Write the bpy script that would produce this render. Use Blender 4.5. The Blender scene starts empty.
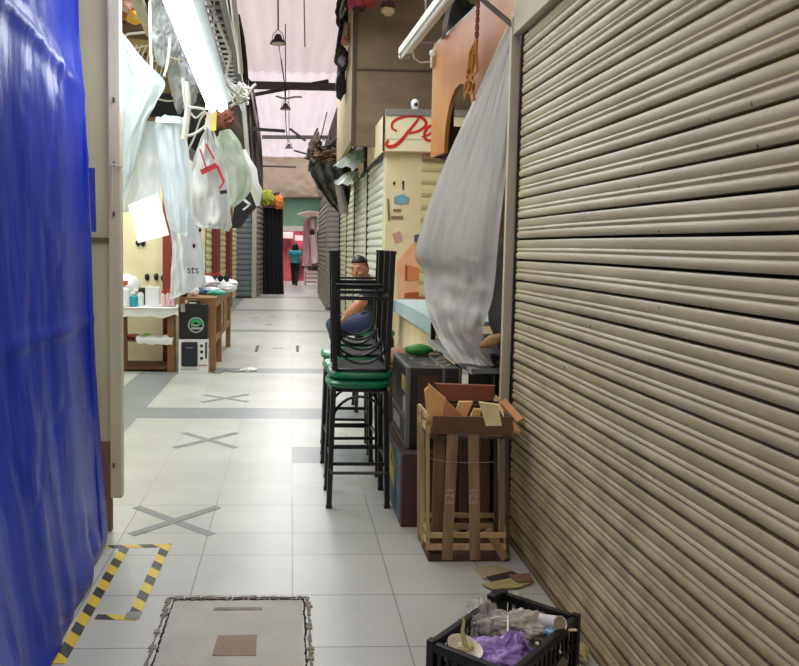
import bpy, bmesh, math, random
from mathutils import Vector, Matrix, Euler, noise
random.seed(7)
PI = math.pi
COL = bpy.context.scene.collection
sc = bpy.context.scene

# ------------------------------------------------------------------ camera
F, PPX, PPY = 785.0, 322.0, 304.0
EYE = Vector((0, 0, 1.5))
Yc = Vector(((291-PPX)/F, -(246-PPY)/F, -1)).normalized()
_a = (174-PPX)/F
_b = -(Yc.x*_a - Yc.z)/Yc.y
Zc = -Vector((_a, _b, -1)).normalized()
if Zc.y < 0: Zc = -Zc
Xc = Yc.cross(Zc)
def ray(px, py):
    v = Vector(((px-PPX)/F, -(py-PPY)/F, -1))
    return Vector((v.dot(Xc), v.dot(Yc), v.dot(Zc)))
def G(px, py, z=0.0):            # photo point -> place on a level z
    d = ray(px, py); return EYE + d*((z-EYE.z)/d.z)
def P(px, py, Y):                # photo point -> place at distance Y down the aisle
    d = ray(px, py); return EYE + d*(Y/d.y)
def SX(px, py, X):               # photo point -> place on a plane along the aisle
    d = ray(px, py); return EYE + d*(X/d.x)
cam = bpy.data.cameras.new('camera')
cam.sensor_width = 36; cam.sensor_fit = 'HORIZONTAL'
cam.lens = F*36/799
cam.shift_x = (399.5-PPX)/799
cam.shift_y = -(333-PPY)/799
cam.clip_end = 200
co = bpy.data.objects.new('camera', cam); COL.objects.link(co)
co.matrix_world = Matrix((tuple(Xc)+(0,), tuple(Yc)+(0,), tuple(Zc)+(1.5,), (0, 0, 0, 1)))
sc.camera = co

# ------------------------------------------------------------------ materials
def c(h):
    h = h.lstrip('#')
    v = [int(h[i:i+2], 16)/255 for i in (0, 2, 4)]
    return tuple((x/12.92 if x <= .04045 else ((x+.055)/1.055)**2.4) for x in v) + (1,)
MATS = {}
def M(key, col, rough=.6, var=.25, scale=6, bump=0, bscale=30, metal=0, alpha=1, emit=0, spec=.5, col2=None, stretch=(1, 1, 1), trans=0, detail=5, contrast=.28):
    if key in MATS: return MATS[key]
    m = bpy.data.materials.new(key); m.use_nodes = True
    nt = m.node_tree; N = nt.nodes; L = nt.links; N.clear()
    out = N.new('ShaderNodeOutputMaterial'); bs = N.new('ShaderNodeBsdfPrincipled')
    L.new(bs.outputs[0], out.inputs[0])
    tc = N.new('ShaderNodeTexCoord'); mp = N.new('ShaderNodeMapping'); mp.inputs['Scale'].default_value = stretch
    L.new(tc.outputs['Object'], mp.inputs[0])
    nz = N.new('ShaderNodeTexNoise'); nz.inputs['Scale'].default_value = scale; nz.inputs['Detail'].default_value = detail
    L.new(mp.outputs[0], nz.inputs['Vector'])
    rp = N.new('ShaderNodeValToRGB')
    rp.color_ramp.elements[0].position = .5-contrast; rp.color_ramp.elements[1].position = .5+contrast
    a = c(col); b = c(col2) if col2 else tuple(x*(1-var) for x in a[:3])+(1,)
    rp.color_ramp.elements[0].color = b; rp.color_ramp.elements[1].color = a
    L.new(nz.outputs['Fac'], rp.inputs[0]); L.new(rp.outputs[0], bs.inputs['Base Color'])
    bs.inputs['Roughness'].default_value = rough; bs.inputs['Metallic'].default_value = metal
    bs.inputs['Specular IOR Level'].default_value = spec
    if emit:
        L.new(rp.outputs[0], bs.inputs['Emission Color']); bs.inputs['Emission Strength'].default_value = emit
    if bump:
        n2 = N.new('ShaderNodeTexNoise'); n2.inputs['Scale'].default_value = bscale; n2.inputs['Detail'].default_value = 4
        L.new(mp.outputs[0], n2.inputs['Vector'])
        bp = N.new('ShaderNodeBump'); bp.inputs['Strength'].default_value = bump; bp.inputs['Distance'].default_value = .02
        L.new(n2.outputs['Fac'], bp.inputs['Height']); L.new(bp.outputs[0], bs.inputs['Normal'])
    last = bs
    if trans:
        tl = N.new('ShaderNodeBsdfTranslucent'); L.new(rp.outputs[0], tl.inputs[0])
        mx = N.new('ShaderNodeMixShader'); mx.inputs[0].default_value = trans
        L.new(bs.outputs[0], mx.inputs[1]); L.new(tl.outputs[0], mx.inputs[2]); last = mx
    if alpha < 1:
        tp = N.new('ShaderNodeBsdfTransparent'); mx = N.new('ShaderNodeMixShader'); mx.inputs[0].default_value = alpha
        L.new(tp.outputs[0], mx.inputs[1]); L.new(last.outputs[0], mx.inputs[2]); last = mx
    L.new(last.outputs[0], out.inputs[0])
    MATS[key] = m
    return m

# ------------------------------------------------------------------ mesh builder
class B:
    def __init__(s): s.bm = bmesh.new()
    def merge(s, bm2, mat=None):
        if mat is not None: bm2.transform(mat)
        me = bpy.data.meshes.new('tmp'); bm2.to_mesh(me); bm2.free(); s.bm.from_mesh(me); bpy.data.meshes.remove(me)
        return s
    def box(s, x0, x1, y0, y1, z0, z1, bev=0, mat=None):
        b = bmesh.new(); bmesh.ops.create_cube(b, size=1)
        b.transform(Matrix.Translation(((x0+x1)/2, (y0+y1)/2, (z0+z1)/2)) @ Matrix.Diagonal((x1-x0, y1-y0, z1-z0, 1)))
        if bev: bmesh.ops.bevel(b, geom=b.edges[:], offset=bev, segments=2, affect='EDGES', profile=.7)
        return s.merge(b, mat)
    def bar(s, p, q, w, h, up=(0, 0, 1), bev=0):
        p, q = Vector(p), Vector(q); d = q-p; l = d.length; d.normalize()
        u = Vector(up)
        if abs(d.dot(u)) > .98: u = Vector((0, 1, 0)) if abs(d.y) < .9 else Vector((1, 0, 0))
        x = d.cross(u).normalized(); z = x.cross(d)
        m = Matrix(((x.x, d.x, z.x, (p.x+q.x)/2), (x.y, d.y, z.y, (p.y+q.y)/2), (x.z, d.z, z.z, (p.z+q.z)/2), (0, 0, 0, 1)))
        return s.box(-w/2, w/2, -l/2, l/2, -h/2, h/2, bev, m)
    def tube(s, pts, r, n=8, closed=False):
        pts = [Vector(p) for p in pts]; k = len(pts)
        rs = r if isinstance(r, (list, tuple)) else [r]*k
        rings = []; prev = None
        for i, p in enumerate(pts):
            if closed: d = pts[(i+1) % k]-pts[i-1]
            else: d = pts[min(i+1, k-1)]-pts[max(i-1, 0)]
            d.normalize()
            if prev is None:
                u = Vector((0, 0, 1)) if abs(d.z) < .9 else Vector((1, 0, 0))
                x = d.cross(u).normalized()
            else:
                x = (prev-d*prev.dot(d)).normalized()
            prev = x; y = d.cross(x)
            rings.append([s.bm.verts.new(p+(x*math.cos(2*PI*j/n)+y*math.sin(2*PI*j/n))*rs[i]) for j in range(n)])
        for i in range(k if closed else k-1):
            a, b2 = rings[i], rings[(i+1) % k]
            for j in range(n): s.bm.faces.new((a[j], a[(j+1) % n], b2[(j+1) % n], b2[j]))
        if not closed:
            s.bm.faces.new(rings[0][::-1]); s.bm.faces.new(rings[-1])
        return s
    def lathe(s, prof, cen=(0, 0, 0), n=24, mat=None, caps=True):
        b = bmesh.new(); rings = []
        for r, z in prof:
            if r < 1e-5: rings.append([b.verts.new((0, 0, z))])
            else: rings.append([b.verts.new((r*math.cos(2*PI*j/n), r*math.sin(2*PI*j/n), z)) for j in range(n)])
        for a, d in zip(rings, rings[1:]):
            for j in range(n):
                f = [a[j % len(a)], a[(j+1) % len(a)], d[(j+1) % len(d)], d[j % len(d)]]
                f2 = [v for i, v in enumerate(f) if v not in f[:i]]
                if len(f2) > 2: b.faces.new(f2)
        for e in (rings[0], rings[-1]):
            if caps and len(e) > 1:
                try: b.faces.new(e)
                except Exception: pass
        b.transform(Matrix.Translation(cen) @ (mat or Matrix()))
        return s.merge(b)
    def prism(s, poly, vec):
        vec = Vector(vec); a = [s.bm.verts.new(Vector(p)) for p in poly]; b2 = [s.bm.verts.new(Vector(p)+vec) for p in poly]
        n = len(a); s.bm.faces.new(a[::-1]); s.bm.faces.new(b2)
        for i in range(n): s.bm.faces.new((a[i], a[(i+1) % n], b2[(i+1) % n], b2[i]))
        return s
    def sheet(s, rows, nu, nv, fn=None):
        rows = [[Vector(p) for p in r] for r in rows]
        def samp(l, t):
            x = t*(len(l)-1); i = min(int(x), len(l)-2); f = x-i
            p0, p1, p2, p3 = l[max(i-1, 0)], l[i], l[i+1], l[min(i+2, len(l)-1)]
            return .5*((2*p1)+(p2-p0)*f+(2*p0-5*p1+4*p2-p3)*f*f+(3*p1-p0-3*p2+p3)*f*f*f)
        g = []
        for j in range(nv+1):
            v = j/nv; line = []
            for i in range(nu+1):
                u = i/nu
                p = samp([samp(r, u) for r in rows], v)
                if fn: p = p+Vector(fn(u, v, p))
                line.append(s.bm.verts.new(p))
            g.append(line)
        for j in range(nv):
            for i in range(nu): s.bm.faces.new((g[j][i], g[j][i+1], g[j+1][i+1], g[j+1][i]))
        return s
    def blob(s, cen, r, amp=.25, freq=3, sub=3, seed=0, mat=None, crease=False):
        b = bmesh.new(); bmesh.ops.create_icosphere(b, subdivisions=sub, radius=1)
        for v in b.verts:
            n = noise.noise(v.co*freq+Vector((seed*3.1, seed*1.7, seed)))
            if crease: n = abs(n)*2-.5
            v.co = v.co*(1+amp*n)
        m = Matrix.Translation(cen) @ (mat or Matrix()) @ Matrix.Diagonal((r[0], r[1], r[2], 1))
        return s.merge(b, m)
    def ell(s, cen, r, mat=None, seg=16):
        b = bmesh.new(); bmesh.ops.create_uvsphere(b, u_segments=seg, v_segments=seg//2+2, radius=1)
        return s.merge(b, Matrix.Translation(cen) @ (mat or Matrix()) @ Matrix.Diagonal((r[0], r[1], r[2], 1)))
    def grid(s, corners, nx, ny, r, n=5):     # wire grid between four corners TL TR BR BL
        a, b2, c2, d = [Vector(p) for p in corners]
        for i in range(nx+1):
            t = i/nx; s.tube([a.lerp(b2, t), d.lerp(c2, t)], r, n)
        for i in range(ny+1):
            t = i/ny; s.tube([a.lerp(d, t), b2.lerp(c2, t)], r, n)
        return s

WORLD = {}
def obj(name, b, mat, parent=None, smooth=False, label=None, local=False, solid=0):
    me = bpy.data.meshes.new(name)
    bm = b.bm
    bmesh.ops.recalc_face_normals(bm, faces=bm.faces[:])
    if solid:
        bmesh.ops.solidify(bm, geom=bm.faces[:], thickness=solid)
    if parent is not None and not local:
        bm.transform(WORLD[parent.name].inverted())
    if smooth:
        for f in bm.faces: f.smooth = True
    bm.to_mesh(me); bm.free()
    if smooth and smooth != 'all':
        me.set_sharp_from_angle(angle=math.radians(40))
    me.materials.append(mat)
    o = bpy.data.objects.new(name, me); COL.objects.link(o)
    o.parent = parent
    WORLD[o.name] = WORLD[parent.name] if parent is not None else Matrix()
    if label: o['label'] = label
    return o
def tag(o, label, cat, group=None, kind=None):
    o['label'] = label; o['category'] = cat
    if group: o['group'] = group
    if kind: o['kind'] = kind
    return o
def thing(name, label, cat, loc=(0, 0, 0), rz=0, group=None):
    o = bpy.data.objects.new(name, None); COL.objects.link(o); o.empty_display_size = .1
    o.location = loc; o.rotation_euler = (0, 0, rz)
    WORLD[o.name] = Matrix.Translation(loc) @ Matrix.Rotation(rz, 4, 'Z')
    return tag(o, label, cat, group)
def struct(name, b, mat, smooth=False):
    o = obj(name, b, mat, None, smooth); o['kind'] = 'structure'; return o
def copy_tree(o, parent=None):
    q = o.copy(); COL.objects.link(q); q.parent = parent
    for ch in list(o.children): copy_tree(ch, q)
    return q
def text_mesh(txt, size, depth, mat4, shear=0):
    cu = bpy.data.curves.new('txt', 'FONT'); cu.body = txt; cu.size = size; cu.extrude = depth; cu.shear = shear
    cu.align_x = 'CENTER'; cu.align_y = 'CENTER'
    o = bpy.data.objects.new('txt', cu); COL.objects.link(o)
    dg = bpy.context.evaluated_depsgraph_get()
    me = bpy.data.meshes.new_from_object(o.evaluated_get(dg))
    b = B(); b.bm.from_mesh(me); b.bm.transform(mat4)
    bpy.data.objects.remove(o); bpy.data.meshes.remove(me)
    return b
def frame_at(p, xdir, ydir):
    x = Vector(xdir).normalized(); y = Vector(ydir).normalized(); z = x.cross(y)
    return Matrix(((x.x, y.x, z.x, p[0]), (x.y, y.y, z.y, p[1]), (x.z, y.z, z.z, p[2]), (0, 0, 0, 1)))
FACE_CAM = ((1, 0, 0), (0, 0, 1))

# common materials
black_metal = M('black painted metal', '#0b0b0d', .35, .3, 8)
cream = M('cream painted metal', '#c3bb98', .5, .3, 3, .05)
cream_wall = M('cream painted wall', '#ebe5c2', .7, .25, 2.5, .1, col2='#d2c898')
dark_wood = M('dark brown wood', '#6b4026', .6, .4, 4, .15, stretch=(6, 6, .8))
white_plastic = M('white plastic', '#eef0ee', .4, .06)
dark = M('dark interior', '#14110f', .8, .4)
rope_white = M('white cable', '#cfcfc4', .5, .1)
grey_metal = M('galvanised metal', '#9b9c98', .4, .3, 8, metal=.3)

# ------------------------------------------------------------------ floor
def floor_mat():
    m = bpy.data.materials.new('terrazzo tiles'); m.use_nodes = True
    nt = m.node_tree; N = nt.nodes; L = nt.links
    bs = N['Principled BSDF']; tc = N.new('ShaderNodeTexCoord'); sp = N.new('ShaderNodeSeparateXYZ')
    L.new(tc.outputs['Object'], sp.inputs[0])
    def mth(op, a, b=None, cc=None):
        n = N.new('ShaderNodeMath'); n.operation = op
        for i, v in enumerate((a, b, cc)):
            if v is None: continue
            if isinstance(v, (int, float)): n.inputs[i].default_value = v
            else: L.new(v, n.inputs[i])
        return n.outputs[0]
    X, Y = sp.outputs[0], sp.outputs[1]
    yy = mth('ADD', Y, mth('MULTIPLY', mth('GREATER_THAN', Y, 3.87), .149))
    ux = mth('DIVIDE', mth('SUBTRACT', X, .023), .438)
    uy = mth('DIVIDE', mth('SUBTRACT', yy, 3.284), .4415)
    def edge(u, w):
        f = mth('FRACT', u); d = mth('MINIMUM', f, mth('SUBTRACT', 1.0, f)); return mth('LESS_THAN', d, w)
    line = mth('MAXIMUM', edge(ux, .007), edge(uy, .008))
    # value per tile
    cb = N.new('ShaderNodeCombineXYZ'); L.new(mth('FLOOR', ux), cb.inputs[0]); L.new(mth('FLOOR', uy), cb.inputs[1])
    wn = N.new('ShaderNodeTexWhiteNoise'); wn.noise_dimensions = '2D'; L.new(cb.outputs[0], wn.inputs['Vector'])
    n1 = N.new('ShaderNodeTexNoise'); n1.inputs['Scale'].default_value = 140; n1.inputs['Detail'].default_value = 2; L.new(tc.outputs['Object'], n1.inputs['Vector'])
    n2 = N.new('ShaderNodeTexNoise'); n2.inputs['Scale'].default_value = 2.2; n2.inputs['Detail'].default_value = 6; L.new(tc.outputs['Object'], n2.inputs['Vector'])
    n3 = N.new('ShaderNodeTexNoise'); n3.inputs['Scale'].default_value = 55; n3.inputs['Detail'].default_value = 3; L.new(tc.outputs['Object'], n3.inputs['Vector'])
    spk = mth('SUBTRACT', n1.outputs['Fac'], .5)
    val = mth('ADD', .76, mth('MULTIPLY', mth('SUBTRACT', wn.outputs['Value'], .5), .07))
    val = mth('ADD', val, mth('MULTIPLY', spk, .30))
    val = mth('ADD', val, mth('MULTIPLY', mth('SUBTRACT', n2.outputs['Fac'], .5), .35))
    def rng(v, a, b): return mth('MULTIPLY', mth('GREATER_THAN', v, a), mth('LESS_THAN', v, b))
    band = mth('MAXIMUM', rng(Y, 6.74, 7.19), rng(Y, 9.19, 9.56))
    for a, b in ((13.6, 14.0), (18.0, 18.5), (22.6, 23.2)): band = mth('MAXIMUM', band, rng(Y, a, b))
    band = mth('MULTIPLY', band, mth('GREATER_THAN', X, -1.31))
    strip = rng(X, -1.745, -1.31)
    one = mth('MULTIPLY', rng(Y, 5.35, 5.785), rng(X, .025, .6))
    grey = mth('MAXIMUM', mth('MAXIMUM', band, strip), one)
    val = mth('MULTIPLY', val, mth('SUBTRACT', 1.0, mth('MULTIPLY', grey, .42)))
    dirt = mth('MULTIPLY', mth('GREATER_THAN', n3.outputs['Fac'], .70), .06)
    val = mth('MULTIPLY', val, mth('SUBTRACT', 1.0, mth('MULTIPLY', line, mth('ADD', .2, mth('MULTIPLY', mth('LESS_THAN', Y, 4.6), .3)))))
    mx = N.new('ShaderNodeMix'); mx.data_type = 'RGBA'; mx.blend_type = 'MIX'
    L.new(val, mx.inputs[0]); mx.inputs[6].default_value = (0, 0, 0, 1)
    mx.inputs[7].default_value = c('#d3d5ce')
    tint = N.new('ShaderNodeMix'); tint.data_type = 'RGBA'; tint.blend_type = 'MULTIPLY'; L.new(grey, tint.inputs[0]); L.new(mx.outputs[2], tint.inputs[6]); tint.inputs[7].default_value = (.84, .93, 1, 1)
    L.new(tint.outputs[2], bs.inputs['Base Color'])
    L.new(mth('ADD', .30, mth('MULTIPLY', n2.outputs['Fac'], .08)), bs.inputs['Roughness'])
    bs.inputs['Specular IOR Level'].default_value = .42
    bp = N.new('ShaderNodeBump'); bp.inputs['Strength'].default_value = .15; bp.inputs['Distance'].default_value = .002
    L.new(mth('MULTIPLY', line, -1.0), bp.inputs['Height']); L.new(bp.outputs[0], bs.inputs['Normal'])
    return m
struct('floor', B().box(-5, 5, -1.5, 62, -.1, 0), floor_mat())

# ------------------------------------------------------------------ hall shell
roof_m = M('pinkish roof sheets', '#cdbcb2', .6, .22, 1.2, stretch=(3, .25, 1), emit=.5, col2='#b8a39d')  # roof glow painted as emission in place of daylight from above
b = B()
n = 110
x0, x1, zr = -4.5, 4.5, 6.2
for (ya, yb, mt) in ((-1.5, 13, roof_m), (13, 21.7, M('pinkish roof sheets lit', '#e8dadb', .6, .12, 1.2, stretch=(3, .25, 1), emit=.82, col2='#d4c2c5')), (21.7, 62, M('translucent roof sheets', '#efe4e8', .6, .1, 1.2, stretch=(3, .25, 1), emit=.95, col2='#e0d2d8'))):  # same sheets with a stronger painted glow towards the far end
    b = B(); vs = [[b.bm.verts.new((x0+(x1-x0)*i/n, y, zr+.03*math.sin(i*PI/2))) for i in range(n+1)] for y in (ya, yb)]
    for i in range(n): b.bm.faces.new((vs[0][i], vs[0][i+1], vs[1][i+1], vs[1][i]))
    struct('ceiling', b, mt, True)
steel = M('dark roof steel', '#4a4140', .6, .3, 4)
b = B().box(-4, 4, 21.6, 21.85, 5.75, 5.92)
struct('ceiling_beam', b, steel)
struct('ceiling_beam', B().bar(P(250, 95.5, 20), P(328, 81, 21), .07, .09), steel)
plaster_dark = M('stained brown partition', '#6f6257', .8, .45, 2, .1)
olive_ply = M('stained plywood', '#7b6b52', .8, .35, 1.6, .08, stretch=(1, 1, 2.5), col2='#57493c')
struct('wall_far', B().box(-4.5, 4.5, 61, 61.2, 0, 6.3), M('rosy far wall', '#c9aaa6', .8, .3, .8))
struct('wall_left', B().box(-1.35, -1.2, -1.0, 3.7, 0, 3.4), cream_wall)
struct('wall_left', B().box(-3.4, -1.5, 10.0, 10.12, 0, 2.62), cream_wall)
struct('wall_left', B().box(-3.4, -1.5, 10.0, 10.12, 2.62, 6.2), M('dark upper partition', '#332c27', .9, .5, 3))
struct('wall_left', B().box(-1.66, -1.56, 10.12, 22.5, 0, 2.8), cream_wall)
struct('wall_left', B().box(-1.9, -1.8, 10.12, 61, 2.8, 6.3), M('dark brown boarding', '#4a3f3a', .9, .5, 2))
struct('wall_left', B().box(-3.5, -3.4, 3.7, 10.0, 0, 6.2), cream_wall)
struct('wall_left', B().box(-1.66, -1.1, 22.55, 22.7, 0, 2.95), plaster_dark)
struct('wall_left', B().box(-1.1, -1.0, 24.4, 61, 0, 3.0), plaster_dark)
# right side
struct('wall_right', B().box(1.2, 1.34, -1.0, 3.98, 0, 3.6), cream_wall)
lint = M('cream shutter housing', '#cfc8ac', .5, .2, 3)
struct('trim_1', B().box(1.10, 1.2, -1.0, 3.98, 2.57, 3.3, .005), lint)
struct('wall_right', B().box(2.9, 3.0, 3.98, 9.4, 0, 3.4), M('dim stall wall', '#7d705c', .8, .4, 2))
struct('wall_right', B().box(1.34, 3.0, 3.9, 3.98, 0, 3.4), M('dim stall wall', '#7d705c'))
p = P(383, 340, 9.4); PXW = p.x
sign_top = P(400, 113, 9.4).z
struct('wall_right', B().box(PXW, 3.0, 9.4, 9.55, 0, sign_top), M('cream stall front', '#eadcb4', .65, .12, 3, .05, col2='#d6c193'))
struct('wall_right', B().box(PXW+.05, PXW+.15, 9.55, 18.6, 0, 2.68), plaster_dark)
struct('wall_right', B().box(PXW-.02, PXW+.15, 9.5, 18.6, 2.64, 3.05), M('cream stall front', ''))
struct('wall_right', B().box(.86, PXW+.1, 18.6, 18.75, 0, 2.8), plaster_dark)
struct('wall_right', B().box(.9, 1.0, 18.75, 24.6, 0, 2.9), plaster_dark)
struct('wall_right', B().box(1.75, 1.85, 24.6, 61, 0, 2.9), plaster_dark)
struct('wall_right', B().box(1.0, 1.75, 24.5, 24.6, 0, 2.9), plaster_dark)
struct('wall_right', B().box(1.5, 1.6, 13.5, 61, 2.6, 6.3), plaster_dark)
# plywood loft box above the sign
pl = P(353, 60, 10.2)
struct('wall_right', B().box(pl.x, 3.2, 10.2, 10.3, 2.8, 6.1), olive_ply)
struct('wall_right', B().box(pl.x, pl.x+.06, 10.3, 13.6, 2.88, 6.1), M('pale loft edge', '#b29a72', .8, .3, 3))
struct('trim_2', B().box(pl.x-.01, pl.x+.03, 10.17, 10.2, 2.8, 6.1), M('dark batten', '#463a30', .8))
struct('trim_3', B().box(pl.x+.05, 3.2, 10.185, 10.2, P(380, 70, 10.2).z-.012, P(380, 70, 10.2).z+.012), M('dark batten', ''))

# ------------------------------------------------------------------ roller shutters
def shutter_profile(h):
    return [(0, -.035), (.07, -.035), (.075, 0), (.12, .004), (.2, .0065), (.30, .006), (.37, .002), (.41, -.002), (.45, .002), (.50, .005),
            (.56, .0035), (.60, -.002), (.64, .001), (.72, .0035), (.85, .004), (.95, .001), (.97, -.001), (.975, -.035)]
def shutter_curtain(p0, p1, z0, z1, pitch, out, fine=True, wob=0):
    """slatted curtain from p0 to p1 (plan points), outward direction out"""
    b = B(); p0 = Vector((p0[0], p0[1], 0)); p1 = Vector((p1[0], p1[1], 0)); out = Vector((out[0], out[1], 0)).normalized()
    prof = shutter_profile(pitch) if fine else [(0, -.02), (.08, -.02), (.1, 0), (.35, .012), (.7, .008), (.97, 0), (.98, -.02)]
    nx = 14 if wob else 1; rows = []
    z = z0; k = 0
    while z < z1-.01:
        for t, d in prof:
            zz = z+t*pitch
            if zz > z1: break
            r = []
            for i in range(nx+1):
                q = p0.lerp(p1, i/nx)
                s = wob*noise.noise(Vector((q.x*1.3, q.y*1.3, zz*.9))) if wob else 0
                sz = wob*.6*noise.noise(Vector((q.y*.8, 3, k*.37))) if wob else 0
                r.append(b.bm.verts.new((q.x+out.x*(d+s), q.y+out.y*(d+s), zz+sz)))
            rows.append((r, d < -.015))
        z += pitch; k += 1
    for (a, ga), (d, gd) in zip(rows, rows[1:]):
        for i in range(nx):
            f = b.bm.faces.new((a[i], a[i+1], d[i+1], d[i])); f.material_index = 1 if (ga and gd) else 0
    return b
def shutter_mat():
    m = bpy.data.materials.new('worn cream slats'); m.use_nodes = True
    nt = m.node_tree; N = nt.nodes; L = nt.links; bs = N['Principled BSDF']
    tc = N.new('ShaderNodeTexCoord'); mp = N.new('ShaderNodeMapping'); mp.inputs['Scale'].default_value = (1, .5, 3); L.new(tc.outputs['Object'], mp.inputs[0])
    n1 = N.new('ShaderNodeTexNoise'); n1.inputs['Scale'].default_value = 2.2; n1.inputs['Detail'].default_value = 8; n1.inputs['Roughness'].default_value = .65; L.new(mp.outputs[0], n1.inputs['Vector'])
    r1 = N.new('ShaderNodeValToRGB'); r1.color_ramp.elements[0].position = .3; r1.color_ramp.elements[1].position = .68
    r1.color_ramp.elements[0].color = c('#a69b7a'); r1.color_ramp.elements[1].color = c('#d0c7a4'); L.new(n1.outputs['Fac'], r1.inputs[0])
    # dirtier towards the ground
    sp = N.new('ShaderNodeSeparateXYZ'); L.new(tc.outputs['Object'], sp.inputs[0])
    mr = N.new('ShaderNodeMapRange'); mr.inputs[1].default_value = 0; mr.inputs[2].default_value = 1.5; mr.inputs[3].default_value = 1; mr.inputs[4].default_value = 0; L.new(sp.outputs[2], mr.inputs[0])
    mx = N.new('ShaderNodeMix'); mx.data_type = 'RGBA'; L.new(mr.outputs[0], mx.inputs[0]); L.new(r1.outputs[0], mx.inputs[6])
    n2 = N.new('ShaderNodeTexNoise'); n2.inputs['Scale'].default_value = 5; n2.inputs['Detail'].default_value = 8; L.new(tc.outputs['Object'], n2.inputs['Vector'])
    r2 = N.new('ShaderNodeValToRGB'); r2.color_ramp.elements[0].position = .35; r2.color_ramp.elements[1].position = .65
    r2.color_ramp.elements[0].color = c('#857450'); r2.color_ramp.elements[1].color = c('#b8a67e'); L.new(n2.outputs['Fac'], r2.inputs[0]); L.new(r2.outputs[0], mx.inputs[7])
    # small dark specks
    n3 = N.new('ShaderNodeTexNoise'); n3.inputs['Scale'].default_value = 26; n3.inputs['Detail'].default_value = 1; L.new(tc.outputs['Object'], n3.inputs['Vector'])
    r3 = N.new('ShaderNodeValToRGB'); r3.color_ramp.elements[0].position = .76; r3.color_ramp.elements[1].position = .80
    r3.color_ramp.elements[0].color = (0, 0, 0, 1); r3.color_ramp.elements[1].color = (1, 1, 1, 1); L.new(n3.outputs['Fac'], r3.inputs[0])
    m2 = N.new('ShaderNodeMix'); m2.data_type = 'RGBA'; L.new(r3.outputs[0], m2.inputs[0]); L.new(mx.outputs[2], m2.inputs[6]); m2.inputs[7].default_value = c('#4d4335')
    L.new(m2.outputs[2], bs.inputs['Base Color']); bs.inputs['Roughness'].default_value = .42; bs.inputs['Specular IOR Level'].default_value = .45
    return m
SHX = 1.14
rs = thing('roller_shutter', 'large worn cream roller shutter closed down to the floor beside the wooden crate', 'roller shutter', (SHX, 2, 0))
obj('curtain', shutter_curtain((SHX, .4), (SHX, 3.905), .02, 2.55, .1017, (-1, 0), True, .006), shutter_mat(), rs, True).data.materials.append(M('slat gap', '#0a0907', .8))
obj('bottom_bar', B().box(SHX-.012, SHX+.02, .4, 3.92, 0, .022, .004), M('dirty steel bar', '#8a7c5e', .6, .4, 8), rs)
obj('guide_channel', B().box(SHX+.005, SHX+.05, 3.906, 3.985, 0, 2.66), M('black gap', '#060606', .8), rs)
obj('guide_rail', B().box(SHX-.045, SHX, 3.985, 4.02, 0, 2.66, .003), M('cream rail', '#d3ccb4', .5, .2, 4), rs, label='pale upright rail at the shutter end')

ivory = M('pale green cream slats', '#dfe3c4', .5, .15, 2)
white_sl = M('whitish slats', '#e6eae0', .5, .12, 2)
gr_sl = M('grey slats', '#918a84', .5, .2, 2)
Ys = [9.56, 11.8, 14.15, 16.1, 18.4]
labs = ['whitish roller shutter beside the red-lettered sign wall, nearest of that row', 'second whitish shutter from the red-lettered sign wall',
        'pale green-cream shutter third from the red-lettered sign wall', 'pale green-cream shutter last before the grey corner shutter']
for i in range(4):
    y0, y1 = Ys[i], Ys[i+1]
    r = thing('roller_shutter', labs[i], 'roller shutter', (PXW, (y0+y1)/2, 0), 0, 'closed shutters along the aisle behind the seated man')
    obj('curtain', shutter_curtain((PXW+.02, y0+.08), (PXW+.02, y1-.06), .03, 2.64, .105, (-1, 0), False), (white_sl, white_sl, ivory, ivory)[i], r)
    obj('guide_rail', B().box(PXW-.01, PXW+.03, y0, y0+.07, 0, 2.64), (ivory, ivory, ivory, ivory)[i], r)
    obj('guide_rail', B().box(PXW+.0, PXW+.03, y1-.06, y1-.0, 0, 2.64), M('black gap', ''), r, label='dark gap at the shutter edge')
r = thing('roller_shutter', 'grey roller shutter on the corner under the dark net bundle', 'roller shutter', (.95, 18.55, 0))
obj('curtain', shutter_curtain((.86, 18.56), (PXW, 18.56), .03, 2.6, .12, (0, -1), False), M('mauve grey slats', '#a79c98', .5, .2, 2), r)
obj('curtain', shutter_curtain((.85, 18.6), (.85, 24.5), .03, 2.6, .12, (-1, 0), False), gr_sl, r)
obj('corner_post', B().box(.83, .88, 18.54, 18.6, 0, 2.7), grey_metal, r)
# stall front shutter beside sign
q0, q1 = P(421, 200, 9.38), P(440, 200, 9.38)
r = thing('roller_shutter', 'cream roller shutter below the red lettering, half hidden by the grey sheet', 'roller shutter', (q0.x+.5, 9.39, 0))
obj('curtain', shutter_curtain((q0.x, 9.385), (q0.x+1.0, 9.385), .9, P(425, 160, 9.38).z, .15, (0, -1), False), M('warm cream slats', '#d8cb96', .5, .2, 2), r)
obj('header_box', B().box(q0.x, q0.x+1.0, 9.33, 9.39, P(425, 160, 9.38).z, P(425, 155, 9.38).z), M('brown header', '#8a6f4c', .6), r)
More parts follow.
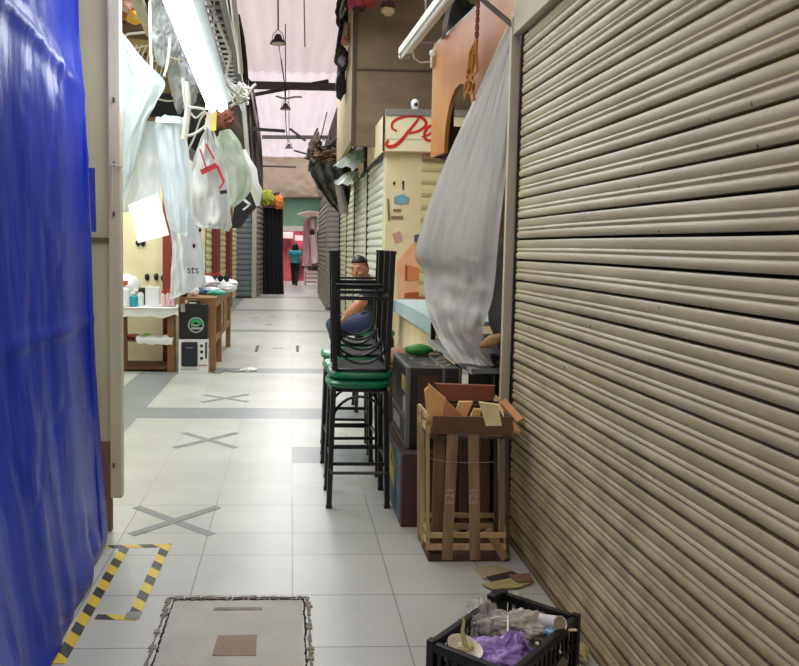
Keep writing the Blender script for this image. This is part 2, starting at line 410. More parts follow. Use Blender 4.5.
# left shutters
red_post = M('red brown post', '#7a3024', .5, .3, 5)
y_edges = [SX(204, 260, -1.55).y, SX(213.5, 260, -1.55).y, SX(227, 260, -1.55).y, 22.4]
ll = ['cream shutter nearest the goods table, behind the hanging white cloth', 'cream shutter between two red-brown posts', 'narrow cream shutter against the teal shutter']
for i in range(3):
    r = thing('roller_shutter', ll[i], 'roller shutter', (-1.55, (y_edges[i]+y_edges[i+1])/2, 0), 0, 'cream shutters behind the goods tables')
    obj('curtain', shutter_curtain((-1.55, y_edges[i]+.3), (-1.55, y_edges[i+1]-.0), .03, 2.7, .13, (1, 0), False), M('warm cream slats', ''), r)
    if i: obj('post', B().box(-1.56, -1.44, y_edges[i]-.45, y_edges[i]+.3, 0, 2.75), red_post, r, label='red-brown post beside the cream slats')
r = thing('roller_shutter', 'teal grey roller shutter facing the camera past the goods tables', 'roller shutter', (-1.35, 22.45, 0))
t0, t1 = P(235, 250, 22.45), P(252, 250, 22.45)
obj('curtain', shutter_curtain((t0.x, 22.45), (t1.x, 22.45), .03, 2.85, .15, (0, -1), False), M('teal grey slats', '#6d8088', .45, .2, 2), r)
obj('guide_rail', B().box(t1.x, P(256.5, 250, 22.4).x, 22.35, 22.5, 0, 2.95), M('pale grey rail', '#b7b2aa', .5, .15), r)
r = thing('roller_shutter', 'grey angled shutter between the teal shutter and the black curtain', 'roller shutter', (-1.0, 23.3, 0))
a0, a1 = P(256.5, 250, 22.45), P(263, 250, 24.2)
obj('curtain', shutter_curtain((a0.x, 22.45), (a1.x, 24.2), .03, 2.85, .15, (.9, -.4), False), gr_sl, r)

# ------------------------------------------------------------------ blue tarpaulin and metal door panel on the left
tarp_m = M('blue tarpaulin', '#3048cc', .26, .3, 3, .3, 5, spec=.5, col2='#2438ac', stretch=(1.6, 2.2, .35))
tarp_m.node_tree.nodes['Principled BSDF'].inputs['IOR'].default_value = 1.18
far = [(76, -90), (77, 0), (83, 80), (88, 160), (92, 250), (95, 340), (100, 420), (104, 480), (108, 530), (107, 549)]
rows = []
for i, (px, py) in enumerate(far):
    f = P(px, py, 3.86); z = max(f.z, .012)
    k = max(0, 1-z/1.5)**1.6
    rows.append([(f.x, f.y, z), (f.x+.02*k, 3.5, z), (-1.0+.17*k+.0, 2.75, z), (-1.0+.28*k, 1.9, z), (-1.02+.36*k, 1.0, z), (-1.02+.36*k, .5, z)])
def tf(u, v, p):
    y, z = p.y, p.z
    k = .034*noise.noise(Vector((y*2.6, z*.4, 1))) + .010*noise.noise(Vector((y*7, z*.7, 4))) + .0035*noise.noise(Vector((y*12+z*3, z*4, 2)))
    cr = abs(noise.noise(Vector((y*4.5-z*.9, z*1.2, 9)))); k += -.007*math.exp(-cr*22)
    tt = max(0, min(1, (z-1.9)/.9)); k += .012*tt*abs(noise.noise(Vector((y*9+z*1.5, z*1.3, 14))))
    hem = z-(2.34+.13*(2.9-y)); k += .018*math.exp(-(hem*22)**2)
    hem2 = z-1.13; k += .012*math.exp(-(hem2*40)**2)
    if z < .5: k += .05*(.5-z)*noise.noise(Vector((y*4, z*6, 7)))
    e = min(1, u*6) ; return (k*(.35+.65*e), 0, 0)
t = thing('tarpaulin', 'shiny blue plastic tarpaulin hanging to the floor over the stall front', 'tarpaulin', (-1.0, 2.4, 0))
obj('sheet', B().sheet(rows, 120, 140, tf), tarp_m, t, 'all')
hb = B(); hb.tube([(f.x+.012*math.sin(i*9), 3.88-i*.02, max(f.z, .03)) for i, f in enumerate([P(px-1, py, 3.88) for px, py in far])], .012, 8)
obj('hem', hb, tarp_m, t, True)
tp = B(); q = P(92, 168, 3.83); q2 = P(96, 232, 3.83)
obj('patch', B().sheet([[(q.x-.015, 3.82, q.z), (q.x+.016, 3.82, q.z)], [(q2.x-.02, 3.82, q2.z), (q2.x+.004, 3.82, q2.z)]], 3, 8), M('pale blue patch', '#3f55c8', .4), t, label='paler blue folded strip at the tarpaulin edge')

door = thing('metal_door_panel', 'grey beige metal door panel standing ajar beside the blue tarpaulin', 'door panel', (-1.0, 4.05, 0))
panel_m = M('grey beige metal', '#dad6c2', .5, .22, 2, .03)
dx0 = -1.25; z0 = P(115, 497, 4.02).z; zm = P(105, 240, 4.05).z
xf0, xf1 = P(112.5, 300, 4.02).x, P(121.5, 300, 4.02).x
obj('leaf', B().box(dx0, xf0, 4.05, 4.08, P(105, 441, 4.05).z, 3.2), panel_m, door)
obj('frame', B().box(xf0-.012, xf1, 4.0, 4.07, z0, 3.2, .006), M('beige frame', '#dcd6c0', .45, .2, 4), door)
obj('cross_rail', B().box(dx0, xf0, 4.035, 4.05, zm-.012, zm+.012), M('dark rail', '#6e6857', .5), door)
obj('lower_board', B().box(dx0, P(112.5, 480, 4.05).x-.004, 4.04, 4.08, 0, P(105, 441, 4.05).z), M('pinkish brown board', '#8d6f5f', .7, .25, 4), door, label='pinkish brown board at the foot')
for py in (100, 164, 214, 465):
    q = P(114, py, 4.0); obj('latch', B().box(q.x-.005, q.x+.005, 3.988, 4.0, q.z-.012, q.z+.012, .002), M('rusty steel', '#6b5a45', .6), door)
q = P(112, 164, 3.99); obj('wire', B().tube([P(111, 164, 3.985), P(118, 166, 3.98), P(122, 168, 4.0)], .004, 6), rope_white, door)
obj('hook', B().tube([P(113, 163, 3.985), P(112, 180, 3.98), P(111.5, 205, 3.985)], .004, 6), rope_white, door)

# ------------------------------------------------------------------ floor markings
grey_tape = M('grey tape', '#8d918f', .6, .2, 20)
def cross(a, b2, c2, d, label, w):
    A, Bq, C, D = [G(*q) for q in (a, b2, c2, d)]
    bb = B(); bb.bar((A.x, A.y, .0012), (Bq.x, Bq.y, .0012), w, .0012); bb.bar((C.x, C.y, .0024), (D.x, D.y, .0024), w, .0012)
    return tag(obj('tape_cross', bb, grey_tape), label, 'floor tape', 'grey tape crosses on the tiles')
cross((136, 507), (212, 535), (131, 535), (218, 507), 'largest grey tape cross on the floor, nearest the hazard tape', .055)
cross((184, 433), (236, 448), (174, 448), (237, 433), 'middle grey tape cross on the floor before the grey tile band', .055)
cross((204, 395), (248, 402), (202, 402.5), (248, 394.5), 'far faint grey tape cross between the two grey tile bands', .06)
dk_tape = M('dark tape', '#4f5352', .6, .2)
for (a, b2, lab) in (((258, 345.5), (256, 352), 'slanted dark tape strip on the floor past the second grey band'), ((273, 348.5), (283, 348.5), 'crosswise dark tape strip between two other strips'), ((297.5, 345.5), (297.5, 352), 'lengthwise dark tape strip nearest the stacked stools'),
                 ((253, 318), (258, 317.5), 'tiny far tape mark on the aisle floor by the wooden table'), ((271, 316.5), (275, 316), 'tiny far tape mark in the middle of the aisle'), ((266, 325), (272, 324.5), 'small tape mark on the aisle floor, mid distance'), ((296, 315.5), (299, 315.5), 'tiny far tape mark beneath the walking woman')):
    A, Bq = G(*a), G(*b2); tag(obj('tape_strip', B().bar((A.x, A.y, .001), (Bq.x, Bq.y, .001), .045, .0012), dk_tape), lab, 'floor tape')
def hazard_mat():
    m = bpy.data.materials.new('hazard tape'); m.use_nodes = True
    nt = m.node_tree; N = nt.nodes; L = nt.links; bs = N['Principled BSDF']
    tc = N.new('ShaderNodeTexCoord'); sp = N.new('ShaderNodeSeparateXYZ'); L.new(tc.outputs['Object'], sp.inputs[0])
    def mth(op, a, b):
        n = N.new('ShaderNodeMath'); n.operation = op
        for i, v in enumerate((a, b)):
            if isinstance(v, (int, float)): n.inputs[i].default_value = v
            else: L.new(v, n.inputs[i])
        return n.outputs[0]
    f = mth('FRACT', mth('MULTIPLY', mth('ADD', sp.outputs[0], mth('MULTIPLY', sp.outputs[1], 1.0)), 6.2), 0)
    s = mth('GREATER_THAN', f, .52)
    mx = N.new('ShaderNodeMix'); mx.data_type = 'RGBA'; L.new(s, mx.inputs[0]); mx.inputs[6].default_value = c('#d8bd1c'); mx.inputs[7].default_value = c('#1b1a18')
    L.new(mx.outputs[2], bs.inputs['Base Color']); bs.inputs['Roughness'].default_value = .4
    return m
hz_m = hazard_mat()
hz = thing('hazard_tape', 'yellow and black striped hazard tape stuck in a rectangle beside the blue tarpaulin', 'floor tape', (-.7, 3.4, 0))
def hstrip(a, b2, w, z):
    A, Bq = G(*a), G(*b2)
    o = obj('tape_strip', B().bar((A.x, A.y, z), (Bq.x, Bq.y, z), w, .0012), hz_m, hz)
hstrip((107, 547), (171, 545.5), .042, .001)
hstrip((126, 546), (58, 664), .048, .0022)
hstrip((166, 546), (133, 618), .048, .0022)
hstrip((96, 617), (137, 618), .042, .001)
gp = G(133, 616)
obj('tape_patch', B().box(gp.x-.03, gp.x+.03, gp.y-.03, gp.y+.03, .003, .004), grey_tape, hz, label='grey tape patch over the corner')

# manhole
mh0, mh1 = G(164, 598), G(311, 598); mx0, mx1 = (mh0.x+G(150, 664).x)/2, (mh1.x+G(310, 664).x)/2; my1 = mh0.y; my0 = my1-.62
mh = thing('manhole_cover', 'square concrete manhole cover with a rusty plate set in the tiled floor', 'manhole cover', ((mx0+mx1)/2, (my0+my1)/2, 0))
obj('lid', B().box(mx0+.03, mx1-.03, my0+.03, my1-.03, -.02, .004, .003), M('worn concrete', '#c3c1b7', .7, .25, 5, .3, 60, col2='#a8a598'), mh)
def seam(x0, x1, y0, y1):
    bb = B(); n = 26; seg = []
    pts = [(x0, y0), (x1, y0), (x1, y1), (x0, y1)]
    for k in range(4):
        A, Bq = pts[k], pts[(k+1) % 4]
        for i in range(n):
            t0, t1 = i/n, (i+1)/n
            bb.bar((A[0]+(Bq[0]-A[0])*t0+random.uniform(-.007, .007), A[1]+(Bq[1]-A[1])*t0+random.uniform(-.007, .007), .003), (A[0]+(Bq[0]-A[0])*t1, A[1]+(Bq[1]-A[1])*t1, .003), random.choice((.004, .008, .014, .024)), .006)
    return bb
obj('mortar_edge', seam(mx0+.005, mx1-.005, my0+.005, my1-.005), M('crumbled mortar', '#a79f8e', .9, .5, 25, .5, 60), mh, label='crumbled mortar around the cover')
def gap(x0, x1, y0, y1):
    bb = B()
    for A, Bq in (((x0, y0), (x0, y1)), ((x1, y0), (x1, y1)), ((x0, y1), (x1, y1))):
        for i in range(30):
            t0, t1 = i/30, (i+1)/30
            bb.bar((A[0]+(Bq[0]-A[0])*t0+random.uniform(-.005, .005), A[1]+(Bq[1]-A[1])*t0+random.uniform(-.005, .005), .004), (A[0]+(Bq[0]-A[0])*t1, A[1]+(Bq[1]-A[1])*t1, .004), random.uniform(.002, .008), .006)
    return bb
obj('gap', gap(mx0+.028, mx1-.022, my0+.03, my1-.03), M('black gap', ''), mh)
rp = [G(*q) for q in ((218, 637), (257, 636), (256, 657), (212, 657))]
obj('plate', B().prism([(q.x, q.y, .0042) for q in rp], (0, 0, .002)), M('rusty plate', '#8e6f57', .6, .3, 12, .2, 50), mh, label='rusty brown metal plate')
q = G(238, 610)
obj('raised_mark', B().box(q.x-.1, q.x+.1, q.y-.012, q.y+.012, .003, .0065, .003), M('crumbled mortar', ''), mh)

# ------------------------------------------------------------------ bar stools
green_seat = M('green vinyl', '#0f8a5c', .35, .3, 4, .05, 30, spec=.6, col2='#07573a')
def superring(a, e, n=32):
    out = []
    for i in range(n):
        t = 2*PI*i/n; cx, sx = math.cos(t), math.sin(t)
        out.append((math.copysign(abs(cx)**e, cx)*a, math.copysign(abs(sx)**e, sx)*a))
    return out
def cushion(prof, e=.6):
    b = B(); rings = []
    for a, z in prof: rings.append([b.bm.verts.new((x, y, z)) for x, y in superring(a, e)])
    for r0, r1 in zip(rings, rings[1:]):
        n = len(r0)
        for j in range(n): b.bm.faces.new((r0[j], r0[(j+1) % n], r1[(j+1) % n], r1[j]))
    b.bm.faces.new(rings[0][::-1]); b.bm.faces.new(rings[-1]); return b
def make_stool(label, rz=0):
    t = thing('bar_stool', label, 'bar stool', (0, 0, 0), 0, 'stacked bar stools')
    obj('seat', cushion([(.165, .690), (.182, .696), (.190, .710), (.190, .722), (.180, .733), (.165, .738), (.05, .7395)]), green_seat, t, True, local=True)
    obj('seat_base', cushion([(.16, .672), (.17, .676), (.17, .690), (.16, .692)], .45), black_metal, t, local=True)
    f, tp = .168, .150
    for sx in (-1, 1):
        for sy in (-1, 1):
            b = B(); b.bar((sx*f, sy*f, 0.0), (sx*tp, sy*tp, .68), .030, .030, (0, 1, 0), .004)
            b.box(sx*f-.018, sx*f+.018, sy*f-.018, sy*f+.018, 0, .02, .004)
            obj('leg', b, black_metal, t, local=True)
    def lx(z): return f+(tp-f)*z/.68
    b = B()
    for s in (-1, 1):
        b.bar((s*lx(.27), -lx(.27), .27), (s*lx(.27), lx(.27), .27), .012, .022)
    b.bar((-lx(.27), lx(.27), .27), (lx(.27), lx(.27), .27), .012, .022)
    b.bar((-lx(.255), -lx(.255), .255), (lx(.255), -lx(.255), .255), .012, .018)
    obj('stretcher', b, black_metal, t, local=True)
    a = lx(.215); pts = [(-a, -a+.01, .235), (-a-.006, -a-.02, .225), (-a+.012, -a-.045, .215), (a-.012, -a-.045, .215), (a+.006, -a-.02, .225), (a, -a+.01, .235)]
    obj('footrest', B().tube(pts, .009, 8), black_metal, t, True, local=True)
    for k in range(4):
        m = Matrix.Rotation(k*PI/2, 4, 'Z'); a = lx(.5)
        pts = [m @ Vector((a*math.cos(PI*i/14)*(-1), -a+.004, .49+.155*math.sin(PI*i/14))) for i in range(15)]
        obj('arch_brace', B().tube(pts, .0085, 6), black_metal, t, True, local=True)
    return t
spots = [(.402, 4.585), (.408, 5.19), (.418, 5.745)]
low = ['upright green-seated bar stool at the bottom of the stack nearest the camera', 'upright green-seated bar stool at the bottom of the middle stack', 'upright green-seated bar stool at the bottom of the rear stack']
up = ['upturned bar stool with legs in the air on the stack nearest the camera', 'upturned bar stool with legs in the air on the middle stack', 'upturned bar stool with legs in the air on the rear stack']
proto = make_stool(low[0]); first = True
for i, (x, y) in enumerate(spots):
    s = proto if first else copy_tree(proto); first = False
    s.location = (x, y, 0); s.rotation_euler = (0, 0, (.0, .03, -.04)[i]); s['label'] = low[i]
    s = copy_tree(proto); s.location = (x+(.010, .05, .07)[i], y+.01, 1.4795); s.rotation_euler = (PI, 0, (-.02, .05, -.03)[i]); s['label'] = up[i]
man_x, man_y = P(374, 332, 7.2).x, 7.2
s = copy_tree(proto); s.location = (man_x, man_y, 0); s.rotation_euler = (0, 0, PI/2); s['label'] = 'bar stool the seated man sits on, behind the stacked stools'; del s['group']

# ------------------------------------------------------------------ boxes
print_m = M('black printed cardboard', '#35342f', .5, .4, 9, col2='#191817')
brown_card = M('brown cardboard', '#5a3b30', .7, .25, 4, .05)
grey_edge = M('grey printed edge', '#77777a', .5, .2, 6)
f0 = P(414, 368, 4.2)
bx0, bx1, by0, by1 = .640, .925, 4.2, 4.80
btop = P(414, 368, 4.2).z; bbot = .405
ub = thing('cardboard_box', 'black printed cardboard box with grey edges on top of the brown and blue box', 'box', ((bx0+bx1)/2, (by0+by1)/2, bbot))
obj('body', B().box(bx0, bx1, by0, by1, bbot, btop, .004), print_m, ub)
e = B()
for x in (bx0, bx1):
    e.box(x-.004, x+.016 if x == bx0 else x+.004, by0-.003, by0+.012, bbot, btop+.002)
e.box(bx0-.003, bx0+.018, by0, by1, btop-.012, btop+.003)
e.box(bx0-.003, bx0+.004, by0, by1, bbot+.15, bbot+.165).box(bx0-.003, bx0+.004, by0, by1, bbot, bbot+.016)
e.box(bx0-.003, bx0+.004, by0+.02, by0+.055, bbot, btop).box(bx0+.19, bx0+.205, by0-.003, by1, btop, btop+.003).box(bx0+.19, bx0+.205, by0-.003, by0+.004, bbot, btop)
obj('printed_edge', e, grey_edge, ub, label='grey printed edge bands')
obj('printed_panel', B().box(bx0+.055, bx0+.17, by0-.003, by0+.004, bbot+.13, btop-.04), brown_card, ub, label='brown panel on the front')
e = B(); random.seed(3)
for i in range(9):
    x = bx0+.03+random.random()*.2; y = by0+.05+random.random()*.48
    e.bar((x, y, btop+.0015), (x+random.uniform(-.05, .06), y+random.uniform(.03, .1), btop+.0015), .02, .003)
for i in range(4):
    e.bar((bx0+.22, by0+.06+i*.13, btop+.0015), (bx0+.26, by0+.12+i*.13, btop+.0015), .02, .003)
obj('printed_pattern', e, M('olive print', '#8c8a68', .6, .3, 12), ub)
e = B(); e.box(bx0-.003, bx0+.003, by0+.08, by0+.2, bbot+.30, bbot+.38)
obj('printed_panel', e, M('yellow print', '#cdb653', .5, .3, 14), ub, label='yellow printed patch on the side')
e = B(); e.box(bx0-.003, bx0+.003, by0+.07, by0+.13, bbot+.18, bbot+.27).box(bx0-.003, bx0+.003, by0+.25, by0+.5, bbot+.05, bbot+.12)
obj('printed_panel', e, M('white print', '#b9b8b0', .5, .3, 14), ub, label='pale printed patch on the side')
lx0, lx1, ly0, ly1 = .605, 1.06, 4.1, 4.85
lb = thing('cardboard_box', 'brown and blue cardboard box on the floor behind the wooden crate', 'box', ((lx0+lx1)/2, (ly0+ly1)/2, 0))
obj('body', B().box(lx0, lx1, ly0, ly1, 0, .40, .006), brown_card, lb)
obj('printed_side', B().box(lx0-.003, lx0+.003, ly0+.03, ly1-.02, .02, .39), M('slate blue print', '#4c6379', .5, .35, 8), lb, label='blue printed side')
e = B(); e.prism([(lx0-.004, ly0+.25, .13), (lx0-.004, ly0+.5, .17), (lx0-.004, ly0+.5, .33), (lx0-.004, ly0+.42, .36), (lx0-.004, ly0+.28, .28)], (.002, 0, 0))
obj('printed_figure', e, M('yellow print', ''), lb, label='yellow printed shape on the blue side')
e = B(); e.prism([(lx0-.005, ly0+.32, .24), (lx0-.005, ly0+.42, .26), (lx0-.005, ly0+.40, .31)], (.001, 0, 0)).bar((lx0-.005, ly0+.16, .07), (lx0-.005, ly0+.22, .2), .01, .002, (1, 0, 0))
obj('printed_mark', e, print_m, lb)
# things on the boxes
q = P(398, 351, 4.9)
tag(obj('folded_cloth', B().blob((.70, 5.02, .80), (.075, .12, .06), .2, 2.5, 3, 4), M('peach cloth', '#c99a78', .8, .2, 8), None, True), 'peach coloured folded cloth behind the black printed box', 'cloth')
tag(obj('cardboard_box', B().box(.63, .93, 4.9, 5.25, 0, .745, .004), M('tan cardboard', '#8a6a4a', .7, .2, 5), None), 'tan cardboard box hidden behind the black printed box, cloth on top', 'box')
gq = P(418, 350, 4.70)
gpk = thing('green_packet', 'bright green packet lying on the black printed box', 'packet', (gq.x, gq.y, btop))
obj('bag', B().blob((gq.x, gq.y, btop+.035), (.085, .05, .034), .15, 2, 3, 8), M('bright green plastic', '#3f9a3d', .4, .2, 9), gpk, True)
obj('end_seal', B().box(gq.x+.075, gq.x+.12, gq.y-.03, gq.y+.03, btop+.02, btop+.028), M('dark seal', '#3a2f28', .5), gpk)

# ------------------------------------------------------------------ slatted wooden crate
slat = M('weathered slat wood', '#a98e68', .7, .4, 3, .15, 20, stretch=(8, 8, 1), col2='#75593c')
slat_d = M('dark slat wood', '#5a4234', .7, .4, 3, .1, stretch=(8, 8, 1))
slat_l = M('light slat wood', '#e0c796', .65, .3, 4, .1, stretch=(3, 3, 1), col2='#a98558')
cy0, cy1 = 3.64, 3.93
cx0, cx1 = P(429, 560, cy0).x, P(508, 560, cy0).x
ct = P(450, 416, cy0).z
cr = thing('wooden_crate', 'slatted wooden crate standing on end against the shutter, full of split wood', 'crate', ((cx0+cx1)/2, (cy0+cy1)/2, 0))
def vs_(name, px_t, px_b, w, Y, mat, zt=None, zb=.01, label=None):
    a, b2 = P(px_t, 432, Y), P(px_b, 556, Y)
    obj(name, B().bar((b2.x, Y, zb), (a.x, Y, zt or ct-.02), w, .008, (0, 1, 0), .001), mat, cr, label=label)
vs_('slat', 453, 447, .052, cy0-.004, slat); vs_('slat', 473, 475, .052, cy0-.004, slat)
slat_b = M('mid brown slat wood', '#856548', .7, .4, 3, .1, stretch=(8, 8, 1), col2='#5a4230')
vs_('slat', 440, 436, .056, cy0+.05, slat_b); vs_('slat', 464, 462, .04, cy1+.004, slat_b); vs_('slat', 484, 484, .05, cy1+.004, slat_b)
vs_('slat', 495, 496, .02, cy0+.10, slat_d); vs_('slat', 500, 502, .014, cy0+.03, slat); vs_('slat', 506, 508, .016, cy0, slat_d)
obj('slat', B().bar((cx0-.004, cy0+.02, .05), (cx0-.02, cy0+.02, ct-.01), .006, .018, (1, 0, 0)), slat_l, cr)
obj('slat', B().bar((cx0-.004, cy0+.16, .02), (cx0-.022, cy0+.16, ct+.0), .006, .022, (1, 0, 0)), slat_l, cr)
obj('slat', B().bar((cx0-.004, cy0+.26, .02), (cx0-.02, cy0+.26, ct+.0), .006, .022, (1, 0, 0)), slat_l, cr)
# end frames
e = B()
e.box(cx0, cx1, cy0-.012, cy0, ct-.085, ct, .003)
obj('top_board', e, M('dark red board', '#75503a', .65, .35, 4, .1, stretch=(1, 8, 8)), cr)
obj('side_board', B().box(cx0-.022, cx0-.008, cy0, cy1, ct-.03, ct, .002), slat_l, cr)
obj('side_board', B().box(cx0-.022, cx0-.008, cy0, cy1, ct-.085, ct-.05, .002), slat_l, cr)
obj('side_board', B().box(cx1-.012, cx1, cy0, cy1, ct-.085, ct, .002), slat_d, cr)
obj('back_board', B().box(cx0, cx1, cy1-.012, cy1, ct-.085, ct, .002), slat_d, cr)
obj('middle_board', B().box(cx0-.008, cx1, cy0, cy1, ct-.11, ct-.098), slat_d, cr, label='inner board the split wood rests on')
for k, (z0, z1) in enumerate(((0, .035), (.055, .085), (.115, .14))):
    bb = B(); d = (0, .0, .0)[k]
    bb.box(cx0, cx1, cy0, cy0+.012, z0, z1, .002)
    bb.box(cx0, cx1, cy1-.012, cy1, z0, z1, .002)
    bb.box(cx0-.004, cx0+.008, cy0, cy1, z0, z1, .002).box(cx1-.008, cx1+.004, cy0, cy1, z0, z1, .002)
    obj('bottom_rail', bb, (slat_d, slat_l, slat_l)[k], cr)
obj('floor_board', B().box(cx0, cx1, cy0, cy1, .0, .012), slat_d, cr)
obj('corner_block', B().bar((cx1-.10, cy0+.02, .15), (cx1-.015, cy0-.004, .015), .04, .02, (0, 1, 0)), slat, cr, label='slanting corner piece')
obj('wire', B().tube([P(424, 454, cy0-.01), P(432, 459, cy0-.012), P(448, 462, cy0-.014), P(470, 463, cy0-.014), P(494, 462, cy0-.012)], .0015, 5), grey_metal, cr)
chalk = M('chalk writing', '#cdb5a8', .9, .3, 60)
for px, py in ((450, 496), (474, 496)):
    q = P(px, py, cy0-.009)
    obj('writing', text_mesh('E21', .055, .0008, frame_at(q, (0, 0, -1) if False else (.02, 0, 1), (-1, 0, .02))), chalk, cr)
# split wood in the crate
wood_o = M('orange split wood', '#f6cd92', .65, .3, 5, .2, 30, stretch=(3, 3, 1), col2='#dba566')
wood_p = M('pale split wood', '#fbeabb', .65, .2, 5, .2, 30, col2='#e0c68e')
def plank(px, Y, thick, mat, label, w=None):
    pts = [P(x, y, Y) for x, y in px]
    bb = B().prism(pts, (0, thick, .004))
    return tag(obj('split_plank', bb, mat), label, 'plank', 'split wood in the wooden crate')
plank([(428, 387), (437, 411), (434, 428), (428, 426), (424.5, 391)], 3.67, .012, wood_o, 'thin orange split plank standing in the crate corner nearest the stools')
plank([(428.5, 384), (446, 399), (444, 414), (437, 428), (430, 402)], 3.735, .014, wood_o, 'broad orange split plank leaning across the crate corner')
plank([(446, 401), (462, 415), (452, 425), (444, 424), (444, 412)], 3.70, .014, M('brown orange wood', '#d89a68', .65, .3, 5, .1), 'short brown-orange split plank low in the crate')
plank([(459, 402), (473, 402), (467, 416), (464, 425), (456, 412)], 3.765, .012, wood_o, 'orange wedge of split wood in the middle of the crate')
plank([(474, 409), (481, 410), (480, 420), (468, 427), (470, 418)], 3.69, .010, wood_o, 'small orange wood chip beside the pale knotty plank')
plank([(479, 402.5), (498, 405), (502, 426), (486, 426)], 3.62, .012, wood_p, 'pale yellow knotty plank hanging over the crate front')
a, b2 = P(500, 405, 3.83), P(517, 432, 3.64)
tag(obj('split_plank', B().bar(a, b2, .035, .018, (.4, 0, 1)), wood_o), 'orange split plank sticking out of the crate toward the shutter', 'plank', 'split wood in the wooden crate')
a, b2 = P(503, 405, 3.80), P(520, 425, 3.68)
tag(obj('split_plank', B().bar((a.x, a.y, a.z+.02), (b2.x, b2.y, b2.z+.02), .035, .014, (-.5, 0, 1)), M('brown orange wood', '')), 'brown plank lying over the one that sticks out', 'plank', 'split wood in the wooden crate')
plank([(435, 384), (495, 386), (493, 401), (445, 401), (440, 392)], 3.895, .014, M('red brown plank', '#96583a', .6, .3, 4, stretch=(1, 4, 4)), 'wide red-brown board standing at the back of the crate')
plank([(496, 396), (500, 399), (497, 402), (494, 401)], 3.85, .01, wood_p, 'tiny pale wood chip by the guide rail')

# ------------------------------------------------------------------ black plastic crate with rubbish
H = .28
A, Bq, Cq = G(432, 641, H), G(503, 592, H), G(579, 611, H)
ang = math.atan2(Bq.y-A.y, Bq.x-A.x); Lc = (Bq-A).length; Wc = .268
ctr = (A+Bq)/2+Vector((math.sin(ang), -math.cos(ang), 0))*Wc/2
blk = M('black plastic', '#0d0d0f', .4, .3, 12)
pc = thing('plastic_crate', 'black slatted plastic crate full of rubbish on the floor by the shutter', 'crate', (ctr.x, ctr.y, 0), ang)
hx, hy = Lc/2, Wc/2
def lbox(name, *a, bev=.002): obj(name, B().box(*a, bev), blk, pc, local=True)
b = B()
for s in (-1, 1):
    b.box(-hx, hx, s*hy-.011, s*hy+.011, H-.028, H, .004).box(s*hx-.011, s*hx+.011, -hy, hy, H-.028, H, .004)
obj('rim', b, blk, pc, local=True)
for name, axis, s in (('side_wall', 0, 1), ('side_wall', 0, -1), ('end_wall', 1, 1), ('end_wall', 1, -1)):
    b = B(); half = hx if axis == 0 else hy; n = 14 if axis == 0 else 9
    def put(u0, u1, z0, z1):
        if axis == 0: b.box(u0, u1, s*hy-.004, s*hy+.004, z0, z1)
        else: b.box(s*hx-.004, s*hx+.004, u0, u1, z0, z1)
    for i in range(n+1):
        u = -half+2*half*i/n; put(u-.006, u+.006, 0, H-.02)
    for z in (.0, .09, .17): put(-half, half, z, z+.016)
    obj(name, b, blk, pc, local=True)
b = B(); b.box(-hx, hx, -hy, hy, 0, .01); obj('base', b, blk, pc, local=True)
for sx in (-1, 1):
    for sy in (-1, 1): obj('corner_post', B().box(sx*hx-.013, sx*hx+.013, sy*hy-.013, sy*hy+.013, 0, H+.006, .004), blk, pc, local=True)
lug = B(); lug.box(hx-.1, hx-.04, hy-.02, hy+.012, H, H+.022, .008)
obj('stacking_lug', lug, blk, pc, local=True)
R = Matrix.Translation((ctr.x, ctr.y, 0)) @ Matrix.Rotation(ang, 4, 'Z')
def crumple(cen, r, amp, f, seed, sub=5, mat=None):
    b = bmesh.new(); bmesh.ops.create_icosphere(b, subdivisions=sub, radius=1)
    for v in b.verts:
        q = v.co*f+Vector((seed*2.3, seed, -seed)); n = noise.noise(q)
        n2 = abs(noise.noise(q*2.4)); n3 = abs(noise.noise(q*5))
        v.co *= 1+amp*(n*.9-n2*.7-n3*.25)
    o = B(); return o.merge(b, Matrix.Translation(cen) @ (mat or Matrix()) @ Matrix.Diagonal((r[0], r[1], r[2], 1)))
clear_m = M('clear crumpled plastic', '#d5d1cc', .25, .2, 12, spec=.7, alpha=.42)
milky_m = M('milky plastic', '#d2cbc4', .3, .2, 14, alpha=.8, spec=.6)
tag(obj('plastic_bag', crumple(R @ Vector((0, 0, .13)), (Lc*.44, Wc*.42, .11), .2, 1.6, 9), M('grey rubbish bag', '#6e6a66', .35, .4, 9), None, True), 'dark grey crumpled bag filling the bottom of the plastic crate', 'plastic bag')
tag(obj('plastic_bag', crumple(P(484, 626, 2.55), (.085, .09, .075), .55, 1.8, 2), clear_m, None, 'all'), 'clear crumpled plastic bag at the back of the black plastic crate', 'plastic bag')
tag(obj('plastic_bag', crumple(P(521, 626, 2.52), (.11, .075, .05), .6, 2.2, 5), milky_m, None, 'all'), 'pinkish white crumpled film beside the white cup', 'plastic bag')
pb = P(500, 654, 2.38)
purple = M('purple plastic', '#b59ae4', .35, .3, 10, alpha=.9, spec=.6, col2='#8c6dc8')
b = crumple(pb, (.11, .075, .05), .5, 1.7, 11)
top = P(517, 632, 2.42)
b.sheet([[top+Vector((-.018, 0, .0)), top+Vector((.018, 0, 0))], [pb+Vector((.01, 0, .05)), pb+Vector((.075, .0, .05))], [pb+Vector((-.06, -.02, .0)), pb+Vector((.12, -.02, -.0))]], 14, 14, lambda u, v, p: (0, .02*math.sin(u*18)*v, .01*math.sin(u*25)))
tag(obj('plastic_bag', b, purple, None, 'all'), 'purple plastic bag on top of the rubbish in the black crate', 'plastic bag')
cup = thing('paper_cup', 'white paper cup lying on its side at the back of the black crate', 'cup', P(546, 620, 2.5))
q0, q1 = P(529, 618, 2.58), P(560, 624, 2.42)
d = (q1-q0).normalized(); zz = d; xx = zz.orthogonal().normalized(); yy = zz.cross(xx)
